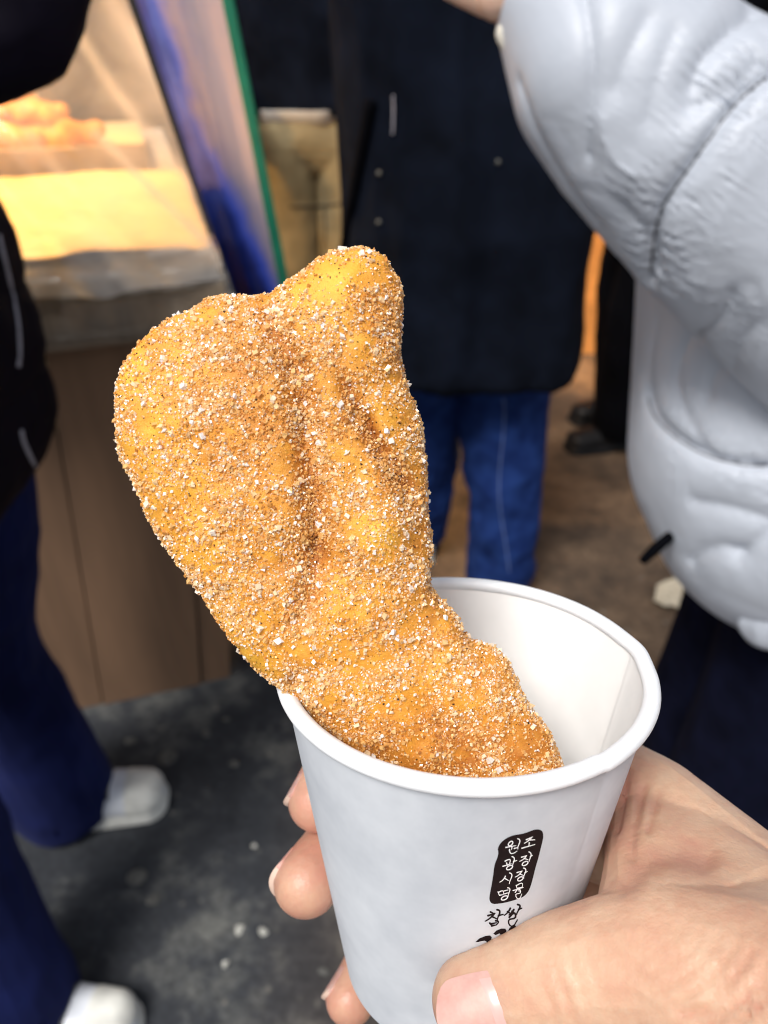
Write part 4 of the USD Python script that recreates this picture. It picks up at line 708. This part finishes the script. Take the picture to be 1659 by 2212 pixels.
fist = chain([(wr_, 0.026), (at(1130, -30, 0.60), 0.024), (at(1075, -5, 0.595), 0.0165), (at(1085, -75, 0.59), 0.015)]) + [[(at(1130, -30, 0.6), 0.022), (at(1100, -60, 0.62), 0.022)]] + [[(at(1075 + 12 * k, -5 - 44 * k, 0.595 + 0.008 * k), 0.013), (at(1140, -60 - 30 * k, 0.60), 0.013)] for k in range(1, 4)]
obj('clenched_hand', blob(fist, 0.005, 6), 'far_skin', P, smooth=True)
def curl(a, b):
    th = -0.4 + 2.6 * a; r = 0.0125 + 0.002 * a; p = np.stack([r * np.cos(th), r * np.sin(th) * 0.8, 0.030 * (b - 0.5)], 1); ax = at(1120, 80, 0.6); X = v3(0.9, 0.1, -0.3); Y = v3(0.1, -0.7, 0.6); Z = v3(0.25, 0.4, 0.85)
    return ax + p[:, :1] * X + p[:, 1:2] * Y + p[:, 2:] * Z
t, a, b = sheet(curl, 24, 10); data(obj('folded_paper', blob([[(at(1098, 72, 0.60), 0.010), (at(1128, 80, 0.60), 0.012), (at(1106, 92, 0.60), 0.009)]], 0.003, 2), 'cream_paper', smooth=True), 'curled cream paper cup held against the silver sleeve', 'paper cup')

# ================================================================== SMALL THINGS ON THE GROUND
q = [at_z(u, v, 0.004) for u, v in ((1418, 1268), (1455, 1256), (1492, 1246), (1496, 1290), (1494, 1322), (1468, 1330), (1455, 1315), (1432, 1316), (1412, 1302))]
pl = Polygon([(p[0], p[1]) for p in q]); v, f = trimesh.creation.triangulate_polygon(pl.segmentize(0.01), engine='earcut'); v, f = trimesh.remesh.subdivide_to_size(np.c_[v, np.zeros(len(v))], f, 0.012)
v[:, 2] = 0.005 + 0.016 * ridged(v * 16, 2); v2 = v + v3(0, 0, -0.003); bnd = trimesh.Trimesh(np.vstack([v, v2]), np.vstack([f, f[:, ::-1] + len(v)]), process=False)
data(obj('litter', bnd, 'litter', smooth=60), 'crumpled scrap of pale paper lying on the brown ground by the silver jacket', 'litter')
GUM = ['round white gum spot left of the hand, the left one of a close pair', 'round white gum spot left of the hand, the right one of a close pair', 'dull gum spot just above the toe of the farther white shoe', 'broad pale smear of gum right beside the toe of the farther white shoe, the largest',
       'small dull gum spot on the ground just left of the cup rim', 'dull gum spot between the brown stall board and the cup rim', 'dull gum spot under the brown stall board, above the white shoe', 'tiny pale gum spot alone on the dark ground, level with the index fingertip',
       'wide dull gum patch between the two white shoes', 'dull gum spot halfway between the two white shoes and the bright pair', 'tiny pale gum spot below the bright pair', 'dull gum spot beside the little finger under the cup', 'dull gum spot below the brown board, nearest the left side of the cup']
for k, (u, v, r) in enumerate([(518, 2009, 0.011), (568, 2015, 0.011), (280, 1603, 0.018), (362, 1636, 0.026), (490, 1555, 0.010), (446, 1585, 0.012), (350, 1575, 0.010), (550, 1827, 0.007), (296, 1890, 0.024), (330, 1944, 0.016), (486, 2083, 0.008), (700, 2100, 0.012), (505, 1650, 0.013)]):
    c = at_z(u, v, 0.0); th = np.linspace(0, 2 * np.pi, 22, endpoint=False); rr = 0.75 * r * (1 + 0.9 * (meshkit.noise(np.c_[np.cos(th) * 1.3 + k * 7, np.sin(th) * 1.3, 0 * th], k) - 0.5)); ring = np.c_[c[0] + rr * np.cos(th), c[1] + rr * np.sin(th), np.full(22, 0.0012)]; ring2 = ring * 1.0; ring2[:, :2] = c[:2] + (ring[:, :2] - c[:2]) * 0.8; ring2[:, 2] = 0.0035
    data(obj('gum_spot', m3.Manifold.hull_points(np.vstack([ring, ring2])), 'gum' if k in (0, 1, 7, 10) else 'gum_dull', smooth=True), GUM[k], 'gum', 'gum spots trodden into the ground')
